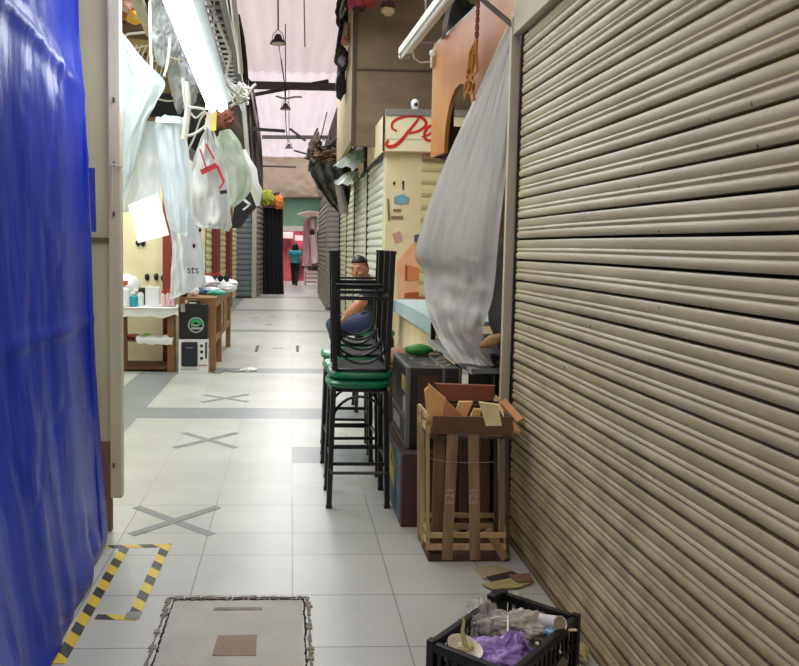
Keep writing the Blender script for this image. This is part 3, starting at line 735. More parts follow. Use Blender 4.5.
mm = Matrix(((xx.x, yy.x, zz.x, q0.x), (xx.y, yy.y, zz.y, q0.y), (xx.z, yy.z, zz.z, q0.z), (0, 0, 0, 1)))
l = (q1-q0).length
b = B(); b.lathe([(0, 0), (.020, 0), (.024, l), (.0255, l+.002), (.0225, l), (.019, .006), (0, .006)], (0, 0, 0), 28, None); b.bm.transform(mm)
obj('shell', b, M('white cup', '#e6e6e4', .45, .08), cup, True)
b = B(); b.lathe([(.0222, l-.002), (.021, l*.6), (0, l*.6)], (0, 0, 0), 28); b.bm.transform(mm)
obj('lining', b, M('tan cup inside', '#a99c7c', .5, .3), cup, True)
bo = P(465, 647, 2.345)
bowl = thing('foam_bowl', 'white foam bowl tilted on the near corner of the black crate', 'bowl', bo)
b = B(); b.lathe([(0, -.028), (.035, -.027), (.05, -.006), (.056, .0), (.057, .003), (.048, -.001), (.036, -.021), (0, -.023)], (0, 0, 0), 30)
b.bm.transform(Matrix.Translation(bo) @ Euler((.2, .22, 0)).to_matrix().to_4x4())
obj('shell', b, M('white foam', '#e4e0d2', .6, .08), bowl, True)
b = B(); b.blob(bo+Vector((0, 0, .002)), (.03, .025, .012), .3, 2, 2, 3); obj('food_scrap', b, M('creamy scrap', '#cfc795', .6, .3), bowl, True)
q = P(463, 634, 2.38)
tag(obj('fruit_peel', B().tube([P(466, 648, 2.33), P(464, 640, 2.34), P(462.5, 630, 2.35), P(464, 622, 2.355), P(462.5, 616, 2.36)], [.009, .008, .006, .005, .003], 8), M('yellow green peel', '#c3bf7c', .6, .3), None, True), 'pale yellow-green peel standing in the white foam bowl', 'peel')
straw = M('white straw', '#e2ded8', .4, .05)
tag(obj('drinking_straw', B().tube([P(508, 616, 2.5), P(508, 632, 2.42), P(503, 650, 2.36), P(497, 662, 2.33)], .004, 8), straw, None, True), 'bent white strip hanging over the purple bag', 'straw')
tag(obj('drinking_straw', B().tube([P(547, 634, 2.45), P(561, 653, 2.4)], .004, 8), straw, None, True), 'straight white straw slanting down beneath the white cup', 'straw')
tag(obj('drinking_straw', B().tube([P(473, 623, 2.5), P(498, 617, 2.5)], .0035, 8), straw, None, True), 'white straw lying across the clear bag', 'straw')
tag(obj('wooden_stick', B().tube([P(556, 630, 2.45), P(577, 630, 2.43)], .004, 6), wood_p), 'thin pale wooden stick under the white cup by the crate rim', 'stick')
tag(obj('blue_wrapper', crumple(P(553, 632, 2.42), (.032, .02, .015), .4, 2, 3, 3), M('light blue wrapper', '#7fa6c4', .4, .2), None, True), 'light blue wrapper beneath the white cup', 'wrapper')
tag(obj('plastic_bag', crumple(P(519, 601, 2.72), (.035, .03, .03), .5, 2, 6, 4), milky_m, None, 'all'), 'small whitish plastic scrap over the far rim of the black crate', 'plastic bag')
# card scraps on the floor
card = M('torn card', '#b9ac86', .8, .3, 9); card2 = M('yellowish card', '#b8ab74', .8, .3, 9); pinkc = M('pinkish card', '#8f6a58', .8, .3, 9)
def scrap(px, mat, label, z=.0):
    pts = [G(x, y, z) for x, y in px]
    return tag(obj('card_scrap', B().prism(pts, (0, 0, .006)), mat), label, 'card scrap', 'flattened card scraps by the wooden crate')
scrap([(474, 569), (498, 566), (513, 572), (483, 580)], card, 'dull tan card scrap on the floor nearest the wooden crate')
scrap([(482, 585), (516, 578), (532, 583), (520, 588), (492, 590)], card2, 'yellowish card scrap on the floor behind the black crate', .007)
scrap([(508, 576), (530, 574), (534, 582), (518, 583)], pinkc, 'pinkish brown card scrap against the shutter foot', .014)
scrap([(486, 578), (512, 572), (520, 576), (492, 583)], M('dark card', '#3a332b', .8), 'dark card scrap lying between the two pale ones', .001)
g = G(587, 655)
tag(obj('card_scrap', crumple((1.075, g.y, .03), (.035, .09, .028), .4, 2, 8, 3), card2, None, True), 'crumpled yellowish scrap squeezed between the black crate and the shutter', 'card scrap')

# ------------------------------------------------------------------ food stall on the right: counter, valance, sheet
pale_blue = M('pale blue enamel', '#b4cccd', .4, .12, 5)
ZC = 1.0
ca, cb2 = P(392.6, 299.3, 7.3), P(433, 321, 5.3)
ct_ = thing('stall_counter', 'pale blue counter edge of the food stall running from the pillar to under the sheet', 'counter', (1.1, 6.2, 0))
obj('counter_top', B().prism([(ca.x, ca.y, ca.z-.0), (cb2.x, cb2.y, cb2.z), (1.5, cb2.y, cb2.z), (1.5, ca.y, ca.z)], (0, 0, -.03)), pale_blue, ct_)
obj('front_edge', B().prism([(ca.x-.004, ca.y, ca.z), (cb2.x-.004, cb2.y, cb2.z), (cb2.x-.004, cb2.y, cb2.z-.10), (ca.x-.004, ca.y, ca.z-.10)], (.02, 0, 0)), pale_blue, ct_)
obj('end_bracket', B().bar((cb2.x, cb2.y-.01, cb2.z-.01), (cb2.x, cb2.y-.01, cb2.z-.13), .03, .02), black_metal, ct_, label='black end bracket')
obj('front_panel', B().box(1.02, 1.05, 5.3, 7.5, 0, .9), M('cream stall front', ''), ct_, label='cream panel below the counter')
la, lb2 = P(429, 339, 5.3), P(472, 369, 4.12)
lc = thing('lower_counter', 'lower pale edged counter below the hanging grey sheet', 'counter', (1.1, 4.7, 0))
obj('counter_top', B().prism([(la.x, la.y, la.z), (lb2.x, lb2.y, lb2.z), (1.32, lb2.y, lb2.z), (1.32, la.y, la.z)], (0, 0, -.025)), M('grey counter steel', '#7d807d', .4, .2), lc)
obj('front_edge', B().prism([(la.x-.004, la.y, la.z), (lb2.x-.004, lb2.y, lb2.z), (lb2.x-.004, lb2.y, lb2.z-.03), (la.x-.004, la.y, la.z-.03)], (.01, 0, 0)), M('pale steel edge', '#b9bfbd', .4, .1), lc)
obj('back_panel', B().box(1.2, 1.24, 4.26, 5.18, 0, .8), dark, lc, label='dark panel under the lower counter')
obj('support_leg', B().box(1.12, 1.16, 4.2, 4.24, 0, lb2.z-.03), black_metal, lc)
obj('support_leg', B().box(1.12, 1.16, 5.2, 5.24, 0, la.z-.03), black_metal, lc)

# orange painted board with arches
orange = M('orange painted board', '#c98d48', .5, .35, 1.6, .05, col2='#a35424', contrast=.2)
v0, v1 = P(437, 48, 5.9), P(437, 158, 5.9)
zt, zbm = v0.z, v1.z
vx = v0.x
YB = 4.02
VXN = 1.24                       # the board swings outwards a little towards the shutter
def vX(y): return vx+(VXN-vx)*(5.9-y)/(5.9-YB)
def on_board(px, py):
    d = ray(px, py); k = (VXN-vx)/(5.9-YB); t = (vx+k*5.9)/(d.x+k*d.y); return EYE+d*t
a_l, a_r, a_t = on_board(448.5, 135).y, on_board(478, 130).y, on_board(463, 85).z
def zbot(y):
    if a_r < y < a_l: return zbm+(a_t-zbm)*max(0, 1-((2*(y-a_r)/(a_l-a_r)-1)**2))**.45
    return zbm
ys = sorted(set([YB+(5.9-YB)*i/40 for i in range(41)]+[a_r+(a_l-a_r)*(.5-.5*math.cos(PI*i/30)) for i in range(31)]))
vb = thing('orange_valance', 'orange painted board with an arched cut-out above the stall opening', 'board', (vx, 5, zbm))
b = B(); pv = None
for y in ys:
    cur = [b.bm.verts.new((vX(y), y, zt)), b.bm.verts.new((vX(y), y, zbot(y)))]
    if pv: b.bm.faces.new((pv[0], cur[0], cur[1], pv[1]))
    pv = cur
obj('arched_board', b, orange, vb, solid=.03)
obj('top_trim', B().bar((VXN, YB, zt+.015), (vx, 5.92, zt+.015), .04, .03), M('pale trim', '#a59b8c', .5), vb)
obj('end_block', B().box(vx, vx+.14, 5.9, 5.94, zbm-.0, zt), M('dark brown end', '#4a2c1c', .6), vb)
obj('end_block', B().box(vx+.05, vx+.25, a_l+.12, 5.88, zbm-.02, zbm+.2), M('dark brown end', ''), vb)
obj('inner_board', B().box(vx+.32, vx+.36, YB, 5.9, zbm-.1, zt), M('inner brown', '#4d3526', .7), vb)
ch = thing('hook_chain', 'rust coloured chain hanging in front of the orange board', 'chain', P(479, 0, 4.35))
b = B(); c0, c1 = SX(478.5, -6, vx+.02), SX(476.5, 42, vx+.02); n = 13
for i in range(n):
    q = c0.lerp(c1, i/n); pts = [(q.x+(.010*math.cos(2*PI*j/10) if i % 2 else 0), q.y+(0 if i % 2 else .011*math.cos(2*PI*j/10)), q.z+.022*math.sin(2*PI*j/10)) for j in range(10)]
    b.tube(pts, .004, 6, True)
obj('links', b, M('rusty chain', '#8f4e33', .5, .3, 20), ch, True)
rp_ = thing('rope_bundle', 'bundle of orange rope hanging from the chain on the orange board', 'rope', c1)
strands = B()
random.seed(11)
for k in range(7):
    pts = [SX(476.5+random.uniform(-1, 1), 40, vx+.015)]
    for py, sp in ((55, 5), (70, 5.5), (85, 6), (97, 5)):
        pts.append(SX(476-(py-40)*.13+random.uniform(-sp, sp), py+random.uniform(-3, 3), vx+.015-random.uniform(0, .03)))
    strands.tube(pts, .008, 6)
obj('strands', strands, M('orange rope', '#c58233', .8, .3, 40), rp_, True)

# grey translucent sheet
sheet_m = M('grey translucent sheet', '#c9c5bf', .45, .1, 4, .25, 16, alpha=.97, trans=.25, stretch=(2, 2, .6), col2='#aaa6a1')
Lp = [(529, -14), (510, 20), (494, 55), (476, 95), (456, 138), (437, 182), (423, 222), (415, 256), (423, 270), (424, 290), (427, 308), (434, 328), (443, 346), (456, 363)]
Rp = [(541, -14), (530, 20), (516, 60), (511, 100), (508, 150), (504, 190), (500, 225), (497, 255), (495, 280), (492, 300), (486, 318), (483, 334), (494, 350), (505, 364)]
rows = []
for i, (l, r) in enumerate(zip(Lp, Rp)):
    t = i/(len(Lp)-1)
    YL = 4.08+1.0*math.sin(min(1, t*1.6)*PI/2); YR = 4.05+.14*t
    if t > .65: YL -= .9*(t-.65)/.35*.95
    a, b2 = P(*l, YL), P(*r, YR); m1 = a.lerp(b2, .33); m2 = a.lerp(b2, .66)
    rows.append([a, m1+Vector((0, -.05, 0)), m2+Vector((0, -.05, 0)), b2])
def sfn(u, v, p):
    k = .05*math.sin(u*9+v*3)*min(1, v*2)*(.4+u*.6) + .05*noise.noise(Vector((u*5, v*4, 3))) + .016*noise.noise(Vector((u*14, v*6, 8)))
    if v > .55: k += .04*noise.noise(Vector((u*6+3, v*16, 5)))
    k += .012*math.exp(-((v-.66)*60)**2)
    k *= math.sin(PI*min(1, max(0, u)))**.5 if 0 < u < 1 else 0
    return (-k*.2, -k, 0)
gs = thing('plastic_sheet', 'grey translucent plastic sheet hanging gathered over the stall opening beside the shutter', 'sheet', (1.1, 4.3, .9))
obj('sheet', B().sheet(rows, 60, 110, sfn), sheet_m, gs, 'all')
q = [P(l[0]-1, l[1], 4.1) for l in Lp[:1]]
obj('corner_tie', B().tube([P(528, -4, 4.08), P(533, -20, 4.05), P(536, -40, 4.03)], .01, 6), M('grey tie', '#a5a19b', .5), gs)
tag(obj('metal_strut', B().bar(P(478, -4, 4.3), P(517, 29, 3.97), .02, .02), M('dark steel strut', '#57524c', .5)), 'thin dark steel strut slanting from the shutter corner above the sheet', 'strut')
# goods glimpsed beside the sheet
tag(obj('shoulder_bag', B().blob(P(505, 298, 4.3), (.09, .10, .30), .12, 2, 4, 5), M('charcoal fabric', '#7c7a80', .8, .3, 8), None, True), 'charcoal bag hanging behind the grey sheet by the rail', 'bag')
q = P(492, 341, 4.08)
tag(obj('bread_roll', B().blob((q.x, 4.08, q.z), (.065, .03, .030), .2, 2, 3, 4, Euler((0, -.45, 0)).to_matrix().to_4x4()), M('tan crust', '#b98d5c', .7, .35, 7, .2), None, True), 'tan bread-like lump caught in the lower edge of the grey sheet', 'bread')
q = P(502, 215, 4.3)
tag(obj('wooden_board', B().box(q.x-.04, q.x+.15, 4.32, 4.35, 1.56, 2.3), M('orange beige board', '#c39a68', .6, .3, 3)), 'orange beige board glimpsed behind the sheet by the rail', 'panel')
ld = thing('stall_ledge', 'dark stall ledge behind the lower end of the grey sheet', 'ledge', (1.3, 4.45, 0))
obj('ledge_top', B().box(1.09, 1.6, 4.14, 5.2, .90, .93), dark, ld)
obj('ledge_front', B().box(1.09, 1.11, 4.14, 4.17, .865, .90), dark, ld)
tag(obj('dark_screen', B().box(1.7, 1.74, 4.05, 6.5, .93, 2.1), dark), 'dark back board of the food stall behind the sheet', 'panel')

# ------------------------------------------------------------------ red lettered sign on the stall wall
YS = 9.33
s0, s1 = P(384, 115, YS), P(384, 151, YS)
sg = thing('shop_sign', 'cream sign board with red script lettering above the stall', 'sign', (1.5, YS, s1.z))
obj('board', B().box(s0.x, s0.x+1.5, YS, YS+.07, s1.z, s0.z, .004), M('cream sign board', '#efe4bd', .5, .1, 3), sg)
obj('side_board', B().prism([(s0.x-.006, YS, s0.z), (s0.x-.006, 11.2, s0.z), (s0.x-.006, 11.2, s1.z), (s0.x-.006, YS, s1.z)], (.02, 0, 0)), M('cream sign board', ''), sg)
obj('top_trim', B().box(s0.x+.02, s0.x+1.5, YS-.02, YS+.1, s0.z, P(400, 109, YS).z), M('grey sign trim', '#8a877c', .5), sg)
obj('corner_trim', B().box(s0.x-.012, s0.x+.006, YS-.012, YS+.0, s1.z, s0.z+.02), M('dark batten', ''), sg)
obj('bottom_trim', B().box(s0.x, s0.x+1.5, YS-.012, YS+.0, s1.z-.02, s1.z), M('sign bottom trim', '#a5845a', .6), sg)
obj('seam', B().box(s0.x, s0.x+1.5, YS-.004, YS+.0, P(400, 139, YS).z-.004, P(400, 139, YS).z+.004), M('sign seam', '#c9bf9b', .6), sg)
red = M('red sign paint', '#cf2318', .5, .1)
def stroke(pts_crop, w):
    pts = [P(330+x/3.474, y/3.474, YS-.006) for x, y in pts_crop]
    # smooth
    out = []
    for i in range(len(pts)-1):
        p0, p1, p2, p3 = pts[max(i-1, 0)], pts[i], pts[i+1], pts[min(i+2, len(pts)-1)]
        for k in range(5):
            f = k/5; out.append(.5*((2*p1)+(p2-p0)*f+(2*p0-5*p1+4*p2-p3)*f*f+(3*p1-p0-3*p2+p3)*f*f*f))
    out.append(pts[-1])
    b = B(); n = len(out); b.tube(out, [w*(.65+.5*math.sin(PI*i/n)) for i in range(n)], 6)
    for v in b.bm.verts: v.co.y = YS-.004+(v.co.y-(YS-.006))*.25
    return b
P_ = [(308, 412), (290, 435), (268, 462), (245, 490), (222, 507), (200, 508), (196, 497), (204, 487)]
P2_ = [(232, 455), (216, 445), (218, 425), (240, 410), (275, 402), (308, 405), (330, 418), (332, 436), (312, 452), (285, 461), (262, 462)]
e_ = [(318, 476), (338, 470), (356, 456), (360, 442), (348, 438), (334, 450), (328, 470), (336, 486), (354, 487), (378, 476), (400, 460)]
l1 = obj('letter', stroke(P_, .021), red, sg, True, label='red letter P stem'); obj('letter', stroke(P2_, .018), red, sg, True, label='red letter P bowl'); obj('letter', stroke(e_, .017), red, sg, True, label='red letter e')
q = P(415, 104, 9.36)
dm = thing('dome_camera', 'small white round camera-like device on top of the red-lettered sign', 'device', (q.x, q.y, P(400, 109, YS).z))
b = B(); b.ell((q.x, q.y, q.z), (.05, .045, .06)); obj('housing', b, white_plastic, dm, True)
b = B(); b.ell((q.x+.005, q.y-.042, q.z-.012), (.022, .014, .022)); obj('lens', b, black_metal, dm, True)
obj('base', B().box(q.x-.03, q.x+.03, q.y-.03, q.y+.03, P(400, 109, YS).z, q.z-.04), white_plastic, dm)
# posters and stickers on the pillar wall
YW = 9.395
def flat(name, px, Y, mat, label, cat, th=.006):
    return tag(obj(name, B().prism([P(x, y, Y) for x, y in px], (0, -th, 0)), mat), label, cat)
flat('sticker', [(394, 197), (403, 194), (409, 198), (408, 203), (399, 204), (394, 203)], YW, M('sky blue sticker', '#7fb0c6', .5, .3, 14), 'sky blue sticker high on the cream pillar wall', 'sticker')
flat('sticker', [(392, 234), (400, 231), (402, 240), (395, 243)], YW, M('faint pink sticker', '#d9a193', .6, .3, 14), 'faint pink sticker on the pillar above the orange poster', 'sticker')
flat('notice', [(387, 199), (389, 199), (390, 220), (388, 221)], YW, M('brown mark', '#8a7752', .7), 'thin brown vertical notice strip on the pillar wall', 'notice')
flat('notice', [(393, 209), (401, 209), (401, 211.5), (393, 211.5)], YW, M('brown mark', ''), 'small brown printed line under the blue sticker', 'notice')
flat('notice', [(391, 216), (403, 216), (403, 219), (391, 219)], YW, M('brown mark', ''), 'lower brown printed line under the blue sticker', 'notice')
flat('nail_mark', [(402, 181), (404, 181), (403.5, 190), (402.5, 190)], YW, black_metal, 'small dark bracket mark above the blue sticker', 'bracket')
flat('nail_mark', [(393, 182), (395, 181), (395, 184), (393, 185)], YW, black_metal, 'small dark nail mark beside the bracket mark', 'nail')
po = thing('orange_poster', 'peeling orange and white poster low on the pillar beside the sheet', 'poster', P(408, 275, YW))
obj('paper', B().prism([P(*q, YW) for q in ((397, 262), (413, 243), (426, 246), (428, 300), (397, 298))], (0, -.006, 0)), M('peach poster', '#ecbf98', .6, .2, 5, col2='#e39a68'), po)
obj('printed_panel', B().prism([P(*q, YW-.007) for q in ((405, 264), (424, 270), (424, 280), (405, 281))], (0, -.002, 0)), M('orange print', '#dd8a58', .6, .2, 9), po)
b = B(); q = P(406.5, 273, YW-.01); b.box(q.x-.02, q.x+.01, q.y-.002, q.y, q.z-.09, q.z+.09)
obj('printed_bar', b, M('dark orange print', '#b45a33', .6), po)
obj('printed_panel', B().prism([P(*q, YW-.007) for q in ((405, 293), (426, 291), (427, 299), (404, 298))], (0, -.002, 0)), M('dark orange print', ''), po, label='deep orange strip at the bottom')
flat('switch_box', [(414, 235), (419, 234), (419, 242), (414, 242)], YW-.01, M('dull blue box', '#5a5f77', .5), 'small dull blue box on the shutter edge beside the sheet', 'switch', .04)

# ------------------------------------------------------------------ unlit tube lamp on the right
a, b2 = P(404, 52, 5.9), P(455, -14, 4.4)
tl = thing('tube_lamp', 'unlit white batten tube lamp slanting above the food stall', 'lamp', a)
obj('housing', B().bar(a, b2, .085, .05, (0, 0, 1), .006), M('lamp housing', '#d8d5c8', .4, .1), tl)
obj('tube', B().tube([a+Vector((-.018, 0, -.04)), b2+Vector((-.018, 0, -.04))], .014, 10), M('unlit tube', '#e9e9e2', .3), tl, True)
obj('end_cap', B().bar(a+Vector((0, .01, -.01)), a.lerp(b2, .03)+Vector((0, 0, -.03)), .075, .06), M('lamp end', '#aaa79c', .5), tl)
obj('mount', B().tube([a.lerp(b2, .5), a.lerp(b2, .5)+Vector((0, 0, .5)), a.lerp(b2, .5)+Vector((.1, 0, 1.6))], .008, 6), grey_metal, tl)
tag(obj('lamp_wire', B().tube([P(412, 47, 5.8), P(414, 58, 5.8), P(420, 62.5, 5.85), P(430, 62, 5.9), P(437, 66, 5.93)], .007, 6), rope_white, None, True), 'white wire sagging from the unlit tube lamp to the orange board', 'wire')
tag(obj('cross_rod', B().tube([P(403, 41, 5.95), P(420, 42.5, 5.92), P(440, 43, 5.9)], .008, 6), M('pinkish rod', '#8f7c78', .5), None, True), 'thin pinkish rod running to the orange board corner', 'rod')
lb_ = thing('light_bulb', 'small white bulb holder on the corner of the orange board', 'bulb', P(433, 55, 5.85))
b = B(); b.blob(P(434, 53, 5.85), (.035, .035, .03), .1, 2, 2); obj('bulb', b, white_plastic, lb_, True)
obj('socket', B().box(*[x for q in [P(435, 63, 5.87)] for x in (q.x-.03, q.x+.03, q.y-.03, q.y+.03, q.z-.03, q.z+.05)]), M('cream socket', '#cdbf98', .5), lb_)
tag(obj('white_post', B().bar(P(436.4, 62, 5.96), P(435.5, 106, 5.96), .012, .012), M('cream rail', '')), 'thin cream vertical pole at the far end of the orange board', 'pole')
tag(obj('cloth_strip', B().sheet([[P(447, 8, 5.4), P(452, 4, 5.4)], [P(443, 22, 5.5), P(448, 22, 5.5)], [P(441, 40, 5.6), P(446, 38, 5.6)]], 4, 10), M('pale lilac cloth', '#c0bfc8', .7)), 'pale lilac cloth strip hanging beside the unlit tube lamp', 'cloth')
tag(obj('dark_bundle', B().blob(P(458, 12, 5.7), (.10, .12, .12), .5, 2, 3, 4), dark, None, True), 'dark bundle above the orange board behind the unlit lamp', 'bundle')

# ------------------------------------------------------------------ people
def loft(b, pts, sizes, side):
    """torso surface: centre line pts, (half width, half depth) per point, side = shoulder axis"""
    side = Vector(side).normalized(); n = 20; rings = []
    P3, S3 = [], []
    for i in range(len(pts)-1):
        p0, p1, p2, p3 = pts[max(i-1, 0)], pts[i], pts[i+1], pts[min(i+2, len(pts)-1)]
        for k in range(5):
            f = k/5; P3.append(.5*((2*p1)+(p2-p0)*f+(2*p0-5*p1+4*p2-p3)*f*f+(3*p1-p0-3*p2+p3)*f*f*f))
            S3.append((sizes[i][0]+(sizes[i+1][0]-sizes[i][0])*f, sizes[i][1]+(sizes[i+1][1]-sizes[i][1])*f))
    P3.append(pts[-1]); S3.append(sizes[-1])
    for i, p in enumerate(P3):
        d = (P3[min(i+1, len(P3)-1)]-P3[max(i-1, 0)]).normalized(); sd = (side-d*side.dot(d)).normalized(); fw = d.cross(sd)
        rings.append([b.bm.verts.new(p+sd*math.cos(2*PI*j/n)*S3[i][0]+fw*math.sin(2*PI*j/n)*S3[i][1]) for j in range(n)])
    for a, d in zip(rings, rings[1:]):
        for j in range(n): b.bm.faces.new((a[j], a[(j+1) % n], d[(j+1) % n], d[j]))
    b.bm.faces.new(rings[0][::-1]); b.bm.faces.new(rings[-1])
def limb(b, pts, rad):
    out, rr = [], []
    for i in range(len(pts)-1):
        for k in range(4): out.append(pts[i].lerp(pts[i+1], k/4)); rr.append(rad[i]+(rad[i+1]-rad[i])*k/4+.006*math.sin(PI*k/4))
    out.append(pts[-1]); rr.append(rad[-1]); b.tube(out, rr, 14)
    for p, r in zip(pts, rad): b.ell(p, (r, r, r))
def remeshed(b, vox, smooth=4):
    me = bpy.data.meshes.new('rm'); b.bm.to_mesh(me); b.bm.free()
    o = bpy.data.objects.new('rm', me); COL.objects.link(o)
    m = o.modifiers.new('r', 'REMESH'); m.mode = 'VOXEL'; m.voxel_size = vox
    s = o.modifiers.new('s', 'SMOOTH'); s.iterations = smooth; s.factor = .5
    dg = bpy.context.evaluated_depsgraph_get(); dg.update()
    m2 = bpy.data.meshes.new_from_object(o.evaluated_get(dg)); out = B(); out.bm.from_mesh(m2)
    bpy.data.objects.remove(o); bpy.data.meshes.remove(m2); bpy.data.meshes.remove(me)
    return out
def head_shape(u):      # u on the unit sphere, face toward -y
    x, y, z = u
    k = 1.0
    if z < 0: k = 1-.34*(-z)**1.6
    X = x*.076*k; Yv = y*.096; Z = z*.118
    if z < 0 and y > 0: Yv *= 1-.45*(-z)
    if z < -.2 and y < 0: Yv *= 1-.10*(-z)
    if y < -.8: Yv += .004
    return Vector((X, Yv, Z))
def head_parts(b, M4):
    s = bmesh.new(); bmesh.ops.create_uvsphere(s, u_segments=32, v_segments=20, radius=1)
    for v in s.verts: v.co = head_shape(v.co)
    h = B(); h.merge(s)
    h.tube([(0, -.088, .018), (0, -.100, -.004), (0, -.108, -.024), (0, -.098, -.033)], [.008, .011, .015, .012], 10)
    h.ell((0, -.086, .028), (.05, .012, .010)).ell((0, -.082, -.058), (.026, .012, .012)).ell((0, -.068, -.098), (.026, .022, .018))
    for sx in (-1, 1):
        h.ell((sx*.076, .008, -.008), (.010, .022, .032), Euler((.15, 0, sx*.35)).to_matrix().to_4x4())
        h.ell((sx*.042, -.070, -.022), (.022, .018, .02))
    h.bm.transform(M4); me = bpy.data.meshes.new('h'); h.bm.to_mesh(me); h.bm.free(); b.bm.from_mesh(me); bpy.data.meshes.remove(me)
def hair_shape(M4, keep, sc_=1.08, puff=None):
    s = bmesh.new(); bmesh.ops.create_uvsphere(s, u_segments=40, v_segments=28, radius=1)
    kill = [f for f in s.faces if not keep(f.calc_center_median())]
    bmesh.ops.delete(s, geom=kill, context='FACES')
    for v in s.verts:
        u = v.co.copy(); q = head_shape(u)*sc_
        if puff: q += puff(u)
        q += u*.004*noise.noise(u*9); v.co = q
    h = B(); h.merge(s); bmesh.ops.solidify(h.bm, geom=h.bm.faces[:], thickness=.012); h.bm.transform(M4); return h
def hand_into(b, wrist, dirv, palm_n, s=1.0, curl=.5):
    d = Vector(dirv).normalized(); n = Vector(palm_n); n = (n-d*n.dot(d)).normalized(); t = d.cross(n)
    w = Vector(wrist)
    pl = B(); pl.ell((0, 0, 0), (.042*s, .05*s, .016*s))
    m = Matrix(((t.x, d.x, n.x, 0), (t.y, d.y, n.y, 0), (t.z, d.z, n.z, 0), (0, 0, 0, 1)))
    pl.bm.transform(Matrix.Translation(w+d*.05*s) @ m)
    me = bpy.data.meshes.new('p'); pl.bm.to_mesh(me); pl.bm.free(); b.bm.from_mesh(me); bpy.data.meshes.remove(me)
    for k, ln in enumerate((.070, .080, .075, .058)):
        o = w+d*.085*s+t*(.030-.020*k)*s; pts = [o]; a = 0; q = o
        for j in range(3):
            a += curl*.55; q = q+(d*math.cos(a)-n*math.sin(a))*ln*s*(.42, .33, .25)[j]; pts.append(q)
        b.tube(pts, [.0095*s, .009*s, .008*s, .006*s], 8)
    o = w+d*.03*s+t*.036*s
    b.tube([o, o+(d*.5+t*.8)*.03*s, o+(d*.9+t*.6-n*.3)*.06*s], [.012*s, .010*s, .007*s], 8)
skin_m = M('skin', '#c98e6c', .5, .12, 9, col2='#b47650')
hair_m = M('black hair', '#0d0a09', .5, .3, 30)
def person(label, loc, J, head_c, head_rot, skinm, shirt_m, trouser_m, shoe_m, hair_keep, hair_puff, vox, sleeve=.5, hands=True, hair_sc=1.08):
    root = thing('person', label, 'person', loc)
    jj = {n: (Vector(p), 0) for n, p in J.items()}
    T = lambda n: jj[n][0]
    side = T('shR')-T('shL')
    def ptmix(a, d, t): return T(a).lerp(T(d), t)
    up_c = T('chest').lerp(T('neck'), .55); hw = side.length/2
    core = [T('pelvis')+(T('pelvis')-T('waist')).normalized()*.06, T('pelvis'), T('waist'), T('chest'), up_c, T('neck'), T('skull')]
    b = B()
    loft(b, core, [(.13, .09), (.15, .105), (.135, .095), (.155, .11), (hw*.85, .085), (.062, .062), (.052, .055)], side)
    for s in 'LR':
        limb(b, [T('sh'+s), T('el'+s), T('wr'+s)], [.056, .043, .028])
        limb(b, [T('hip'+s), T('kn'+s), ptmix('kn'+s, 'an'+s, .35), T('an'+s), T('to'+s)], [.082, .054, .052, .036, .032])
    M4 = Matrix.Translation(head_c) @ head_rot.to_matrix().to_4x4()
    head_parts(b, M4)
    if hands:
        for s in 'LR':
            d = T('wr'+s)-T('el'+s); hand_into(b, T('wr'+s)-d.normalized()*.01, d+Vector((0, 0, -.05)), (0, 0, 1), 1.0)
    body = obj('body', remeshed(b, vox, 5), skinm, root, 'all')
    g = .012
    b = B()
    loft(b, [ptmix('pelvis', 'waist', -.1)]+core[1:5]+[ptmix('chest', 'neck', .97)], [(.15+g, .11+g), (.155+g, .11+g), (.142+g, .10+g), (.155+g, .115+g), (hw*.88+g, .095+g), (.082, .08)], side)
    for s in 'LR': limb(b, [T('sh'+s), ptmix('sh'+s, 'el'+s, sleeve)], [.056+g, .058+g])
    obj('shirt', remeshed(b, vox, 5), shirt_m, root, 'all')
    b = B()
    loft(b, [core[0], T('pelvis'), ptmix('pelvis', 'waist', .12)], [(.14+g, .10+g), (.15+g, .108+g), (.148+g, .104+g)], side)
    for s in 'LR': limb(b, [T('hip'+s), T('kn'+s), ptmix('kn'+s, 'an'+s, .95)], [.088+g, .06+g, .045+g])
    obj('trousers', remeshed(b, vox, 5), trouser_m, root, 'all')
    for s in 'LR':
        a, t = jj['an'+s][0], jj['to'+s][0]; d = (t-a); d.z = 0; d.normalize()
        sb = B(); mid = a+d*.05; m = Matrix.Rotation(math.atan2(d.y, d.x), 4, 'Z')
        sb.ell((mid.x, mid.y, t.z), (.135, .048, .045), m)
        obj('shoe', sb, shoe_m, root, True)
    obj('hair', hair_shape(M4, hair_keep, hair_sc, hair_puff), hair_m, root, 'all')
    dk = M('eye dark', '#120c0a', .2); wh = M('eye white', '#d9d2c8', .3)
    for sx in (-1, 1):
        e = B(); e.ell((sx*.032, -.0835, .008), (.014, .008, .0065)); e.bm.transform(M4); ey = obj('eye', e, wh, root, True)
        e = B(); e.ell((sx*.032, -.0905, .008), (.0062, .003, .006)); e.bm.transform(M4); obj('iris', e, dk, ey, True)
        e = B(); e.tube([(sx*.014, -.094, .026), (sx*.032, -.0955, .032), (sx*.05, -.086, .027)], [.004, .005, .003], 6); e.bm.transform(M4); obj('eyebrow', e, hair_m, root, True)
    e = B(); e.tube([(-.024, -.088, -.058), (-.01, -.0955, -.056), (0, -.096, -.0575), (.01, -.0955, -.056), (.024, -.088, -.058)], [.002, .005, .005, .005, .002], 6); e.bm.transform(M4)
    obj('mouth', e, M('lips', '#7e4236', .5), root, True)
    return root
V = Vector
Jm = {'pelvis': V((man_x, 7.21, .85)), 'waist': P(376, 316, 7.22), 'chest': P(375, 300, 7.22), 'neck': P(368.5, 284.5, 7.19), 'skull': P(362, 275, 7.17)}
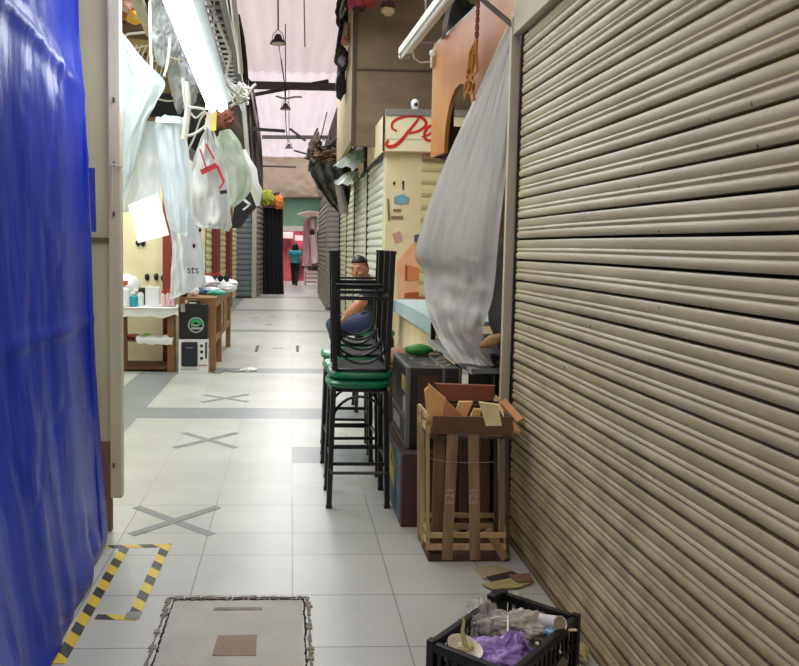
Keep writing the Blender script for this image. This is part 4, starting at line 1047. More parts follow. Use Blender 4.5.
Jm.update({'shL': P(372, 292, 7.02), 'elL': P(357, 306, 6.88), 'wrL': P(345.5, 315.5, 6.90),
           'shR': P(371, 292, 7.41), 'elR': P(357, 313, 7.50), 'wrR': P(341, 321, 7.38),
           'hipL': V((man_x-.02, 7.11, .80)), 'knL': V((man_x-.37, 7.08, .765)), 'anL': V((man_x-.24, 7.05, .36)), 'toL': V((man_x-.35, 7.05, .33)),
           'hipR': V((man_x-.02, 7.31, .80)), 'knR': V((man_x-.37, 7.36, .765)), 'anR': V((man_x-.24, 7.36, .36)), 'toR': V((man_x-.35, 7.36, .33))})
man_keep = lambda q: (q.z > .52 and q.y < .2) or (q.y > -.05 and q.z > .0) or (q.y > .35 and q.z > -.35)
person('man in a dark t-shirt and jeans seated behind the stacked stools, looking at the camera', (man_x, 7.2, .74), Jm, P(359.6, 270, 7.12), Euler((.06, -.05, -.48)),
       skin_m, M('charcoal t-shirt', '#2b2d33', .8, .25, 9), M('blue jeans', '#2f3d5c', .8, .3, 14), black_metal, man_keep, lambda u: V((0, -.006*max(0, u.z), .010*max(0, u.z)*(1+.6*noise.noise(u*6)))), .007, .42)
# woman walking away
wp = G(295, 285.5); wx, wy = wp.x, wp.y
Jw = {'pelvis': V((wx, wy, .86)), 'waist': V((wx, wy, 1.02)), 'chest': V((wx, wy, 1.2)), 'neck': V((wx, wy+.01, 1.37)), 'skull': V((wx, wy+.02, 1.45)),
      'shL': V((wx-.17, wy, 1.29)), 'elL': V((wx-.25, wy+.02, 1.05)), 'wrL': V((wx-.27, wy+.2, 1.0)), 'shR': V((wx+.17, wy, 1.29)), 'elR': V((wx+.24, wy-.05, 1.03)), 'wrR': V((wx+.24, wy+.08, .84)),
      'hipL': V((wx-.09, wy, .82)), 'knL': V((wx-.08, wy+.16, .47)), 'anL': V((wx-.06, wy+.12, .08)), 'toL': V((wx-.06, wy+.24, .045)),
      'hipR': V((wx+.09, wy, .82)), 'knR': V((wx+.07, wy-.02, .46)), 'anR': V((wx+.04, wy-.26, .10)), 'toR': V((wx+.04, wy-.16, .045))}
person('person in a teal top and black trousers walking away down the aisle', (wx, wy, 0), Jw, V((wx, wy+.02, 1.49)), Euler((0, 0, PI)), skin_m,
       M('teal top', '#1f9aa0', .7, .2, 9), M('black trousers', '#111114', .8, .3, 9), black_metal, lambda q: q.y > -.35 or q.z > .5, lambda u: V((u.x*(.02+.05*max(0, min(1, .3-u.z))), .02*max(0, u.y), -.17*max(0, min(1, (.1-u.z)*2)) if u.y > -.2 else 0)), .012, .45, True, 1.06)
tag(obj('handbag', B().blob((wx+.3, wy+.02, .8), (.06, .13, .16), .12, 2, 3), M('black bag', '#17151a', .5), None, True), 'dark handbag hanging at the side of the walking person in teal', 'handbag')

# ------------------------------------------------------------------ left stall: tables and goods
brown_w = M('table wood', '#8a5c38', .6, .35, 3, .1, stretch=(5, 5, 1))
tz = P(150, 308, 9.2).z
q0, q1 = P(110, 308, 9.2), P(175, 308, 9.2)
tx0, tx1, ty0, ty1 = q0.x-.15, q1.x, 9.2, 9.75
gt = thing('goods_table', 'wooden goods table under a white cloth with bottles on it and a lower shelf', 'table', ((tx0+tx1)/2, 9.5, 0))
obj('table_top', B().box(tx0, tx1, ty0, ty1, tz-.035, tz), brown_w, gt)
for x, y, m, w in ((tx1-.05, ty0+.06, brown_w, .085), (tx1-.17, ty1-.05, dark_wood, .06), (P(125, 340, 9.26).x, ty0+.06, dark_wood, .05), (P(125, 340, 9.7).x, ty1-.05, dark_wood, .05)):
    obj('leg', B().box(x-w/2, x+w/2, y-w/2, y+w/2, 0, tz-.035), m, gt)
sz = P(140, 340, 9.25).z
obj('shelf', B().box(tx0, tx1-.1, ty0+.03, ty1-.03, sz-.02, sz), dark_wood, gt)
obj('shelf', B().box(tx0, tx1-.1, ty0+.03, ty1-.03, .03, .06), dark_wood, gt)
def cl(u, v, p): return (0, .02*noise.noise(V((u*9, v, 2)))*(v > .4)*v-.01*(v > .4), .05*noise.noise(V((u*6, 3, 1)))*max(0, v-.7)*3)
cf = tz+.004
tag(obj('table_cloth', B().sheet([[(tx0, ty1, cf), (tx1+.03, ty1, cf)], [(tx0, ty0, cf+.0), (tx1+.03, ty0, cf)], [(tx0, ty0-.012, cf-.01), (tx1+.04, ty0-.012, cf-.01)], [(tx0, ty0-.02, tz-.12), (tx1+.045, ty0-.02, tz-.09)]], 50, 24, cl), M('white cloth', '#e9ebe8', .7, .06), None, True), 'white cloth draped over the bottle table', 'tablecloth')
def bottle(px, py, Y, h, r, mat, capm, label, cat='bottle', pump=False, capr=.55, group=None, neck=True):
    q = P(px, py, Y); z0 = cf+.004
    t = thing('bottle', label, cat, (q.x, Y, z0), 0, group)
    b = B()
    if neck: b.lathe([(0, 0), (r, .002), (r, h*.62), (r*.85, h*.72), (r*.4, h*.80), (r*.4, h*.86)], (q.x, Y, z0), 18)
    else: b.lathe([(0, 0), (r, .002), (r, h*.84), (r*.9, h*.86)], (q.x, Y, z0), 18)
    obj('body', b, mat, t, True)
    b = B(); cr_ = r*capr
    b.lathe([(cr_, h*.84), (cr_, h), (0, h)], (q.x, Y, z0), 14)
    if pump: b.tube([(q.x, Y, z0+h), (q.x, Y, z0+h*1.15), (q.x+r*1.0, Y, z0+h*1.13)], r*.2, 8)
    obj('cap', b, capm, t, True)
    return t
wb = M('white bottle', '#f1f1ef', .35, .05); teal_l = M('teal liquid', '#1f9fb2', .25, .15, 9); redcap = M('red cap', '#c82733', .4, .1); pinkb = M('pinkish bottle', '#f0c9cb', .35, .1)
bottle(134, 303, 9.32, .17, .05, teal_l, wb, 'teal blue pump bottle on the white tablecloth', pump=True)
bottle(123.5, 303, 9.30, .30, .075, wb, M('orange red label', '#d96a4a', .5), 'tall white jug at the edge of the metal door panel', capr=.7)
bottle(141, 303, 9.45, .20, .035, wb, black_metal, 'slim white bottle with a dark top beside the teal bottle', capr=.8)
for i, x in enumerate((163.5, 168.5, 173.5)):
    bottle(x, 303, 9.36, (.19, .205, .20)[i], .029, pinkb, redcap, ('pinkish bottle with a red cap beside the white carton', 'middle pinkish bottle with a red cap', 'pinkish bottle with a red cap at the table corner')[i], capr=.75, group='red-capped bottles')
def cbox(name, px, py0, py1, w, dp, Y, mat, label, cat, z0=None):
    q = P(px, py1, Y); zt = P(px, py0, Y).z; z0 = cf+.004 if z0 is None else z0
    return tag(obj(name, B().box(q.x-w/2, q.x+w/2, Y, Y+dp, z0, zt, .004), mat), label, cat)
cbox('carton', 152, 287, 303, .16, .1, 9.38, M('white carton', '#eceeed', .5, .06), 'white carton between the bottles on the white tablecloth', 'carton')
cbox('carton', 142, 288, 303, .07, .07, 9.55, M('dark carton', '#26282a', .5, .2), 'small dark carton behind the slim white bottle', 'carton')
tag(obj('white_bag', B().blob(P(126, 285, 9.58)+V((0, 0, -.02)), (.17, .1, .15), .2, 2, 3, 3), M('white plastic', ''), None, True), 'puffy white bag at the back of the white tablecloth', 'bag')
# on the lower shelf
q = P(133, 335, 9.3); tag(obj('red_packet', B().blob((q.x, 9.36, sz+.03), (.10, .06, .03), .2, 2, 2, 2), M('red orange packet', '#b5533a', .5, .3), None, True), 'red-orange packet on the lower shelf of the goods table', 'packet')
q = P(146, 334, 9.3); tag(obj('green_packet', B().blob((q.x, 9.36, sz+.035), (.055, .05, .035), .2, 2, 2, 5), M('lime packet', '#8fc13d', .5, .2), None, True), 'lime green packet on the lower shelf of the goods table', 'packet')
q = P(158, 337, 9.3); tag(obj('folded_cloth', B().sheet([[(q.x-.22, 9.5, sz+.03), (q.x+.2, 9.5, sz+.05)], [(q.x-.24, 9.2, sz+.035), (q.x+.2, 9.22, sz+.04)], [(q.x-.22, 9.19, sz-.03), (q.x+.18, 9.2, sz-.05)]], 24, 10, lambda u, v, p: (0, 0, .03*noise.noise(V((u*6, v*2, 4))))), M('white cloth', ''), None, True, solid=.006), 'white cloth hanging off the lower shelf of the goods table', 'cloth')
# wooden table
w0 = P(177, 297, 9.35); wz = w0.z; wx0, wx1 = tx1+.03, -.885
ft = G(213, 371)
wt = thing('wooden_table', 'long bare wooden table with packets on it behind the black loudspeaker', 'table', (-1.15, 10.4, 0))
ybk = 11.6
wd = M('tan table wood', '#a4754a', .6, .3, 3, .1, stretch=(4, 1, 4))
obj('table_top', B().box(wx0, wx1, 9.30, ybk+.05, wz-.03, wz, .004), wd, wt)
for x, y in ((wx1-.03, 9.34), (wx1-.03, 10.1), (wx1-.03, ybk), (wx0+.03, 9.34), (wx0+.03, ybk)):
    obj('leg', B().box(x-.033, x+.033, y-.033, y+.033, 0, wz-.03), wd, wt)
obj('apron', B().box(wx1-.025, wx1-.0, 9.3, ybk, wz-.12, wz-.03), wd, wt)
obj('lower_rail', B().box(wx1-.025, wx1-.005, 9.3, ybk, .33, .40), wd, wt)
obj('lower_shelf', B().box(wx0+.03, wx1-.03, 10.1, ybk, .36, .38), M('greenish shelf', '#8c9a83', .5, .2), wt)
obj('end_panel', B().box(wx1-.23, wx1-.03, 9.31, 9.33, .28, wz-.03), wd, wt)
obj('slat', B().box(wx1-.17, wx1-.13, 9.295, 9.31, .42, wz-.08), dark_wood, wt)
obj('side_panel', B().box(wx1-.022, wx1-.004, 10.55, 11.1, .40, wz-.12), wd, wt)
packs = [((182, 291), 9.6, (.12, .12, .045), '#e6e8ea', 'white soft pack at the near end of the bare wooden table'), ((192, 292), 9.55, (.09, .07, .06), '#f1efe9', 'round white pack near the front of the wooden table'),
         ((204, 288), 9.9, (.11, .12, .05), '#4a5a86', 'navy and white pack in the middle of the wooden table'), ((212, 287), 10.0, (.12, .14, .05), '#e2e6ea', 'white pack beside the navy one'),
         ((217, 287), 9.75, (.12, .08, .04), '#4fae97', 'teal green flat pack on the wooden table'), ((226, 285), 10.6, (.13, .2, .06), '#dfe7ea', 'pale plastic-wrapped pack at the far end of the wooden table'),
         ((183, 290), 9.42, (.05, .05, .05), '#3a241c', 'small dark brown pack at the table corner'), ((196, 281), 10.6, (.28, .3, .12), '#e9ecef', 'heap of white wrapped cloth at the back of the wooden table'), ((222, 281), 11.1, (.22, .22, .09), '#e4e4e4', 'white packs with red top edge at the far end of the wooden table')]
for i, (px, Y, r, col, lab) in enumerate(packs):
    q = P(px[0], px[1], Y)
    tag(obj('packet', B().blob((q.x, Y, wz+r[2]*.8), r, .25, 2.2, 3, i+2), M('pack '+col, col, .4, .12, 12), None, True), lab, 'packet')
for i, px in enumerate((206, 213.5, 221, 227)):
    q = P(px, 278, 10.9); t = 'small black topped item standing among the white packs'
    tag(obj('black_clip', B().blob((q.x, 10.85, q.z), (.04, .03, .05), .3, 3, 2, i), black_metal, None, True), ['first black clip on the white packs, nearest the hanging cloth', 'second black clip on the white packs', 'third black clip on the white packs', 'last black clip on the white packs, at the table end'][i], 'clip', 'black clips on the white packs')
tag(obj('red_strip', B().bar(P(205, 274.5, 11), P(220, 273.5, 11.1), .03, .02), redcap), 'red strip along the top of the white packs', 'strip')
# loudspeakers
sxp0, sxp1 = P(178.5, 373, 9.17).x, P(208, 373, 9.17).x
zb_ = P(193, 339.5, 9.17).z
bx = thing('speaker_carton', 'white printed speaker carton standing on the floor beneath the black loudspeaker', 'carton', ((sxp0+sxp1)/2, 9.17, 0))
obj('body', B().box(sxp0, sxp1, 9.17, 9.29, 0, zb_, .004), M('white carton', ''), bx)
qa, qb = P(181.5, 342, 9.16), P(197.5, 366.5, 9.16)
b = B(); b.box(qa.x, qb.x, 9.163, 9.17, qb.z, qa.z, .02); obj('printed_picture', b, M('purple black print', '#2a2440', .4, .35, 10, col2='#15131c'), bx, label='printed picture of a dark speaker')
b = B(); q = P(189.5, 348, 9.16); b.bar((q.x-.04, 9.161, q.z), (q.x+.04, 9.161, q.z+.005), .004, .012); obj('picture_highlight', b, M('lilac print', '#8d84b8', .4), bx)
for py in (346, 352, 358.5):
    q = P(201.5, py, 9.16); b = B(); b.lathe([(0, 0), (.019, 0), (.019, .004), (0, .004)], (0, 0, 0), 14); b.bm.transform(Matrix.Translation((q.x, 9.17, q.z)) @ Matrix.Rotation(PI/2, 4, 'X')); obj('printed_icon', b, print_m, bx)
q = P(206, 350, 9.16); obj('printed_strip', B().box(q.x-.012, q.x+.012, 9.166, 9.17, q.z-.1, q.z+.09), M('grey print', '#4a4a52', .5), bx)
q = P(203, 365.5, 9.16); obj('printed_line', B().box(q.x-.06, q.x+.045, 9.166, 9.17, q.z-.008, q.z+.008), M('pink red print', '#c9808a', .5), bx)
q = P(192, 369.5, 9.16); obj('printed_line', B().box(q.x-.14, q.x+.08, 9.166, 9.17, q.z-.006, q.z+.006), M('grey line print', '#b5b5ba', .5), bx)
stp = P(180, 304, 9.17).z
sp_ = thing('loudspeaker', 'black portable loudspeaker with a green round emblem standing on the white carton', 'loudspeaker', ((sxp0+sxp1)/2, 9.25, zb_))
b = B(); b.box(sxp0+.005, sxp1-.01, 9.18, 9.30, zb_, stp, .03); obj('cabinet', b, M('black speaker plastic', '#121214', .45, .3, 20), sp_, True)
b = B(); b.box(P(187, 300, 9.17).x, P(207, 300, 9.17).x, 9.172, 9.185, P(187, 336, 9.17).z, P(187, 309, 9.17).z, .006); obj('grille', b, M('black grille', '#1a1a1c', .6, .4, 60), sp_)
qc = P(196, 325, 9.17)
def disc(cx, cz, r, Y, th, mat, name, par, label=None, r0=0):
    b = B(); b.lathe([(r0, 0), (r, 0), (r, th), (r0, th), (r0, 0)], (0, 0, 0), 28, None, r0 < 1e-5); b.bm.transform(Matrix.Translation((cx, Y, cz)) @ Matrix.Rotation(PI/2, 4, 'X')); return obj(name, b, mat, par, label=label)
em = disc(qc.x, qc.z, .092, 9.172, .004, M('emblem ring', '#b9c6bf', .3, .2), 'emblem', sp_, 'round green and silver emblem', .078)
disc(qc.x, qc.z, .078, 9.172, .003, M('emblem black', '#0f1413', .4), 'emblem_face', em)
b = B(); b.lathe([(.032, 0), (.066, 0), (.066, .005), (.032, .005), (.032, 0)], (0, 0, 0), 28, None, False)
bmesh.ops.delete(b.bm, geom=[v for v in b.bm.verts if v.co.y < -.012], context='VERTS')
b.bm.transform(Matrix.Translation((qc.x, 9.169, qc.z+.004)) @ Matrix.Rotation(PI/2, 4, 'X')); obj('emblem_arc', b, M('emblem green', '#27b26a', .4), em)
b = B(); b.box(qc.x-.055, qc.x+.035, 9.164, 9.17, qc.z-.012, qc.z+.004).box(qc.x-.055, qc.x+.075, 9.164, 9.17, qc.z-.05, qc.z-.028); obj('emblem_bar', b, M('emblem ring', ''), em)
b = B(); b.tube([(sxp0+.1, 9.22, stp-.01), (sxp0+.11, 9.22, stp+.03), (sxp1-.11, 9.22, stp+.03), (sxp1-.1, 9.22, stp-.01)], .012, 8); obj('handle', b, black_metal, sp_, True)
tag(obj('grey_strap', B().bar(P(182.5, 304, 9.15), P(183, 312, 9.15), .05, .012, (0, 1, 0)), M('grey strap', '#a9aca9', .5)), 'grey strap hanging over the black loudspeaker corner', 'strap')
# stall back wall pieces
q0, q1 = P(162.5, 225, 9.9), P(172, 225, 9.9)
tag(obj('wooden_post', B().box(q0.x, q1.x, 9.9, 9.98, 0, 2.3, .005), M('red post paint', '#8a3327', .5, .3, 5, stretch=(3, 3, .6))), 'dark red wooden post against the cream stall wall', 'post')
for px, py in ((138, 243), (143, 243), (147, 277), (156, 277), (163, 278)):
    q = P(px, py, 9.98); tag(obj('wall_hook', B().blob((q.x, 9.985, q.z), (.03, .018, .045), .3, 3, 2, px), black_metal, None, True), {138: 'upper small black wall hook beside its twin below the white board', 143: 'second upper small black wall hook below the white board', 147: 'black hook on the cream wall above the white carton', 156: 'black hook on the cream wall above the red caps', 163: 'black hook on the dark red post'}[px], 'hook')

# hanging white things
sheet_w = M('white hanging plastic', '#c6d2d3', .45, .08, 3, .2, 12, trans=.3, alpha=.97)
sheet_g = M('grey white hanging plastic', '#dbe4e5', .45, .1, 3, .2, 12, trans=.3, alpha=.95)
def hang(name, L, Rr, Y, mat, label, cat, amp=.06, fr=7, nu=26, nv=40, bulge=.06, seed=0, mid=None):
    rows = []
    for i, (l, r) in enumerate(zip(L, Rr)):
        a, b2 = P(*l, Y), P(*r, Y); m = a.lerp(b2, .5)+V((0, -bulge, 0)); rows.append([a, m, b2])
    def fn(u, v, p): return (0, -amp*(.6*noise.noise(V((u*fr, v*2.2, seed)))+.3*noise.noise(V((u*fr*2.5, v*7, seed+3)))), .15*amp*noise.noise(V((u*6, v*5, seed+9))))
    return tag(obj(name, B().sheet(rows, nu, nv, fn), mat, None, 'all'), label, cat)
hang('plastic_sheet', [(118, 28), (118, 60), (118, 90), (118, 120), (118, 160), (118, 210)], [(120, 30), (140, 55), (165, 82), (156, 104), (146, 124), (134, 170)], 7.3, sheet_w, 'white plastic sheet tied to a point beside the metal door panel', 'sheet', .10, 3, 24, 40, .05, 1)
hang('plastic_sheet', [(143, 118), (136, 135), (130, 160), (124, 190), (118, 214)], [(158, 118), (157, 140), (159, 165), (160, 190), (158, 208)], 7.55, sheet_g, 'grey-white plastic sheet hanging from a clip behind the white board', 'sheet', .08, 4, 24, 36, .06, 2)
hang('plastic_sheet', [(156, 117), (157, 145), (160, 180), (166, 215), (170, 229)], [(184, 117), (187, 140), (191, 175), (193, 215), (190, 238)], 7.4, M('bluish white sheet', '#dbe7ee', .5, .1, 3, .25, 12, trans=.3, alpha=.97), 'bluish white sheet hanging from a white bar, folded at its lower end', 'sheet', .09, 4, 30, 50, .08, 4)
tag(obj('hanging_bar', B().bar(P(156, 121, 7.3), P(181, 122, 7.3), .05, .03), white_plastic), 'short white bar the bluish white sheet hangs from', 'bar')
tag(obj('hanging_bar', B().bar(P(144, 119, 7.45), P(156, 119.5, 7.45), .05, .03), M('brown clip bar', '#7b6146', .6)), 'short brown bar above the grey-white sheet', 'bar')
wbq = [P(*q, 7.1) for q in ((128, 205), (158, 193), (169, 235), (138, 243))]
tag(obj('white_board', B().prism(wbq, (0, .012, 0)), M('bright white card', '#fafafa', .5, .02, emit=.25)), 'blank bright white card hanging tilted before the cream stall wall', 'card')  # emission painted in so the card looks overlit; it is no lamp
hang('white_cloth', [(169, 226), (172, 250), (171, 275), (170, 300)], [(196, 205), (201, 235), (204, 262), (206, 285)], 9.2, M('pale cloth', '#e6ecf2', .7, .1, 3), 'pale cloth hanging down behind the bare wooden table', 'cloth', .10, 6, 26, 30, .04, 6)
b = text_mesh('sts', .13, .002, frame_at(P(193, 270, 8.98), *FACE_CAM)); tag(obj('cut_letters', b, black_metal), 'black letters on the pale hanging cloth above the wooden table', 'letters')
for px, py in ((194.5, 206), (191.5, 213), (200, 230), (194, 246)):
    q = P(px, py, 9.0); tag(obj('dark_pin', B().blob((q.x, q.y, q.z), (.018, .012, .028), .2, 3, 2, px), black_metal, None, True), {206: 'topmost dark pin on the pale hanging cloth', 213: 'dark pin just under the topmost one on the pale cloth', 230: 'dark pin at the outer edge of the pale cloth', 246: 'lowest dark pin on the pale cloth'}[py], 'pin')
bagm = M('white carrier bag', '#e3e6e4', .4, .08, 4, .25, 12, trans=.35, alpha=.95)
cb = thing('carrier_bag', 'white carrier bag with a red printed mark hanging below the lit lamp', 'bag', P(208, 180, 6.9))
rows = []
Lb = [(206, 128), (200, 142), (192, 165), (190, 195), (193, 222), (198, 228)]; Rb = [(210, 128), (216, 145), (226, 168), (230, 195), (229, 222), (224, 229)]
for l, r in zip(Lb, Rb):
    a, d = P(*l, 6.9), P(*r, 6.9); rows.append([a, a.lerp(d, .5)+V((0, -.10, 0)), d])
def bfn(u, v, p): return (0, -.09*noise.noise(V((u*4, v*3, 12)))-.04*noise.noise(V((u*9, v*9, 2))), 0)
obj('front', B().sheet(rows, 30, 40, bfn), bagm, cb, 'all')
rows2 = [[r[0], r[1]+V((0, .22, 0)), r[2]] for r in rows]
obj('back', B().sheet(rows2, 30, 40, None), bagm, cb, 'all')
redp = M('red print', '#b3142c', .5, .1)
b = B()
for p0, p1, w in (((200, 149), (207, 170), .012), ((206, 144), (214, 159), .016), ((201, 172.5), (217, 165), .045), ((217, 166), (224, 182), .022), ((224, 182), (219, 189), .016)):
    b.bar(P(*p0, 6.70), P(*p1, 6.70), w, .004, (0, 1, 0))
obj('printed_mark', b, redp, cb, label='red printed mark')
b = B(); b.tube([P(206, 130, 6.9), P(208, 120, 6.9), P(211, 112, 6.9)], .02, 8); obj('handle', b, bagm, cb, True)
hang('plastic_sheet', [(217, 136), (211, 147), (213, 160), (224, 175), (227, 195), (230, 208)], [(230, 129), (240, 142), (245, 158), (251, 175), (250, 192), (234, 207)], 7.6, M('greenish grey plastic', '#cdd8cf', .4, .12, 2, .3, 9, trans=.4, alpha=.93, col2='#b3c2a6', contrast=.15), 'greenish grey translucent plastic hanging beside the marked carrier bag', 'sheet', .12, 4, 26, 36, .14, 9)
b = B(); b.tube([P(*q, 8.0) for q in ((243, 150), (246, 162), (252, 170), (253, 184), (257, 192), (258, 206))], [.03, .055, .05, .06, .06, .02], 8)
tag(obj('plastic_strip', b, white_plastic, None, True), 'twisted white plastic strip hanging from the pale vertical pole', 'strip')
bb_ = thing('black_bag', 'black bag with a white angle mark hanging before the teal shutter', 'bag', P(244, 212, 9.0))
b = B(); b.prism([P(*q, 9.0) for q in ((252, 192), (258, 205), (250, 214), (240, 228), (231, 228), (234, 208), (243, 196))], (0, .08, 0)); obj('body', b, M('black bag', ''), bb_)
b = B(); b.bar(P(242, 198, 8.97), P(250.5, 205, 8.97), .03, .01, (0, 1, 0)).bar(P(250.5, 204, 8.97), P(243, 210, 8.97), .02, .01, (0, 1, 0)); obj('angle_mark', b, white_plastic, bb_)
tag(obj('plastic_bag', B().blob(P(227, 222, 8.6), (.05, .05, .10), .4, 2, 3, 2), bagm, None, True), 'small white plastic bag hanging under the marked carrier bag', 'bag')
tag(obj('black_clip', B().bar(P(220, 192.5, 6.68), P(227, 191.5, 6.68), .03, .012, (0, 1, 0)), black_metal), 'black clip on the marked carrier bag', 'clip')

# lit tube lamp
TZ = 2.66
a, d = P(160, -28, 3.3), P(212, 106, 6.25)
a2, d2 = P(170, -28, 3.3), P(221, 105, 6.25)
lt = thing('lit_tube_lamp', 'long lit twin tube lamp hanging over the left stall', 'lamp', d)
glow = M('lit tube', '#f4faff', .4, 0, emit=22)
obj('tube', B().tube([a+V((0, 0, -.03)), d+V((0, 0, -.03))], .023, 12), glow, lt, True)
obj('tube', B().tube([a2+V((0, 0, -.03)), d2+V((0, 0, -.03))], .023, 12), glow, lt, True)
m1, m2 = a.lerp(a2, .5)+V((.0, 0, .02)), d.lerp(d2, .5)+V((.0, 0, .02))
refl = B(); up = (0, 0, 1)
refl.bar(m1+V((.02, 0, .03)), m2+V((.02, 0, .03)), .10, .03)
refl.bar(m1+V((.088, 0, .01)), m2+V((.088, 0, .01)), .05, .012, (-.5, 0, 1))
obj('reflector', refl, M('pale reflector', '#aeb6b6', .5, .12), lt)
obj('end_cap', B().bar(m2+V((0, .0, -.01)), m2+V((0, .05, -.01)), .17, .07), white_plastic, lt)
obj('hanger', B().tube([m1.lerp(m2, .3), m1.lerp(m2, .3)+V((0, 0, .5)), m1.lerp(m2, .3)+V((0, .1, 3.3))], .006, 6), rope_white, lt)
obj('hanger', B().tube([m1.lerp(m2, .9), m1.lerp(m2, .9)+V((0, 0, .5)), m1.lerp(m2, .9)+V((0, .1, 3.3))], .006, 6), rope_white, lt)

# ------------------------------------------------------------------ clutter above the left stall
def wire(px, Y, r, mat, label, cat='wire', name='hanging_wire'):
    ys = Y if isinstance(Y, (list, tuple)) else [Y]*len(px)
    pts = [P(x, y, yy) for (x, y), yy in zip(px, ys)]; out = []
    for i in range(len(pts)-1):
        p0, p1, p2, p3 = pts[max(i-1, 0)], pts[i], pts[i+1], pts[min(i+2, len(pts)-1)]
        for k in range(4):
            f = k/4; out.append(.5*((2*p1)+(p2-p0)*f+(2*p0-5*p1+4*p2-p3)*f*f+(3*p1-p0-3*p2+p3)*f*f*f))
    out.append(pts[-1])
    return tag(obj(name, B().tube(out, r, 7), mat, None, True), label, cat)
olive = M('olive board', '#8a7a46', .7, .35, 4, .1)
def slab(name, px, Y, th, mat, label, cat):
    return tag(obj(name, B().prism([P(x, y, Y) for x, y in px], (0, th, 0)), mat), label, cat)
slab('loft_shelf', [(118, 23), (150, 25), (152, 31), (118, 29)], 8.4, .5, M('brown loft board', '#6b4b34', .7, .3), 'brown loft shelf edge above the white plastic sheet', 'shelf')
slab('hanging_board', [(126, 38), (166, 42), (168, 52), (124, 54)], 8.5, .06, olive, 'upper olive brown board behind the wire lattice', 'board')
slab('hanging_board', [(128, 56), (170, 54), (182, 76), (184, 92), (140, 92)], 8.6, .06, olive, 'lower olive brown board behind the wire lattice', 'board')
slab('hanging_board', [(118, 28), (150, 30), (152, 37), (118, 37)], 8.9, .05, dark, 'dark strip between the loft shelf and the olive boards', 'board')
slab('hanging_board', [(150, 92), (214, 86), (214, 135), (150, 120)], 9.2, .05, M('dark recess', '#221e1b', .9, .5, 6), 'dark board behind the white cables below the lattice', 'board')  # dark sheet added where the recess is only in shade
lat = M('pale lattice wire', '#c9c3a6', .5, .2)
lp = thing('wire_lattice', 'pale wire lattice hung before the olive boards', 'lattice', P(145, 60, 8.3))
b = B()
for i in range(9):
    b.tube([P(124+i*6, 84-i*1.5, 8.3), P(131+i*6, 55-i*1.0, 8.3), P(137+i*5, 45, 8.3)], .007, 5)
for y in (45, 62, 80): b.tube([P(123, y+6, 8.29), P(178, y-6, 8.29)], .007, 5)
obj('wires', b, lat, lp, True)
obj('frame_rod', B().tube([P(118, 41, 8.25), P(128, 34, 8.25), P(150, 32, 8.25), P(166, 36, 8.25)], .014, 6), rope_white, lp, True)
tag(obj('bright_bag', B().blob(P(128, 11, 8.2), (.13, .1, .10), .4, 2.5, 3, 3), M('orange red bag', '#c96a3a', .5, .3, 9, col2='#8a3a2a'), None, True), 'orange-red bundle on the loft shelf above the white sheet', 'bundle')
tag(obj('bright_bag', B().blob(P(136, 17, 8.05), (.08, .08, .07), .4, 2.5, 3, 6), M('yellow bag', '#dcab2e', .5, .2), None, True), 'yellow bundle on the loft shelf beside the orange-red one', 'bundle')
tag(obj('bright_bag', B().blob(P(127, 6, 8.0), (.09, .08, .05), .4, 2.5, 3, 8), M('pink bag', '#d8a69a', .5, .2), None, True), 'pale pink bundle atop the loft shelf bundles', 'bundle')
tag(obj('cream_beam', B().bar(P(134, -8, 7.2), P(152, 34, 7.9), .10, .06), M('cream beam', '#bcb49b', .6, .25)), 'cream beam slanting down above the wire lattice', 'beam')
tag(obj('cream_beam', B().bar(P(152, 33, 7.9), P(190, 92, 9.0), .06, .05), M('grey beam', '#a6a79d', .6, .25)), 'greyish beam running under the lit lamp behind the lattice', 'beam')
for i, (x0, x1, lab) in enumerate(((149.5, 152, 'straight white rod hanging down before the olive boards'), (168, 164.5, 'curved white rod hanging under the greyish beam'))):
    wire([(x0, -5), (x0+.5, 20), (x0+1, 45), (x1, 75)] if i == 0 else [(170, 38), (169, 52), (167, 66), (164, 76)], 7.0, .012, M('cream rod', '#ece4cf', .5, .1), lab, 'rod', 'hanging_rod')
# silver mesh and rack
mp_ = thing('silver_mesh', 'silver wire mesh panel beside the lit lamp', 'mesh', P(165, 20, 7.3))
obj('wires', B().grid([P(148, -12, 7.2), P(172, -12, 6.8), P(206, 92, 8.9), P(180, 92, 9.2)], 9, 16, .006, 4), M('silver wire', '#b5b9ba', .4, .2), mp_)
slab('hanging_board', [(150, -10), (174, -10), (206, 90), (184, 96), (158, 30)], 9.6, .05, M('grey clutter', '#8c8f8e', .7, .5, 14, contrast=.15), 'mottled grey panel behind the silver mesh', 'panel')
rk = thing('cable_rack', 'dark rack with pale rungs running beside the lit lamp', 'rack', P(215, 40, 8))
TL, TR, BR, BL = P(196, -10, 5.6), P(221, -10, 5.7), P(243, 92, 9.6), P(229, 92, 9.4)
b = B(); n = 19
for i in range(n+1):
    t = 1-(1-i/n)**1.0; b.bar(TL.lerp(BL, t), TR.lerp(BR, t), .03, .02)
obj('rungs', b, M('pale rung', '#a9aaa6', .5, .25), rk)
obj('rail', B().bar(TL, BL, .05, .05), M('grey rail', '#8a8a87', .5, .2), rk); obj('rail', B().bar(TR, BR, .05, .05), M('grey rail', ''), rk)
b = B(); up_ = V((0, 0, .16)); f = [b.bm.verts.new(q+up_) for q in (TL, TR, BR, BL)]; b.bm.faces.new(f); obj('backing', b, M('dark recess', ''), rk, solid=.01)
tag(obj('brown_beam', B().bar(P(225, -10, 6.6), P(238, 92, 9.9), .07, .10), M('brown beam', '#83735f', .7, .45, 9)), 'mottled brown beam between the rack and the white pole', 'beam')
tag(obj('white_pole', B().tube([P(233, -12, 6.4), P(237.5, 36, 6.6), P(241, 73, 6.8)], .022, 10), rope_white, None, True), 'upper white pole beside the roof opening', 'pole')
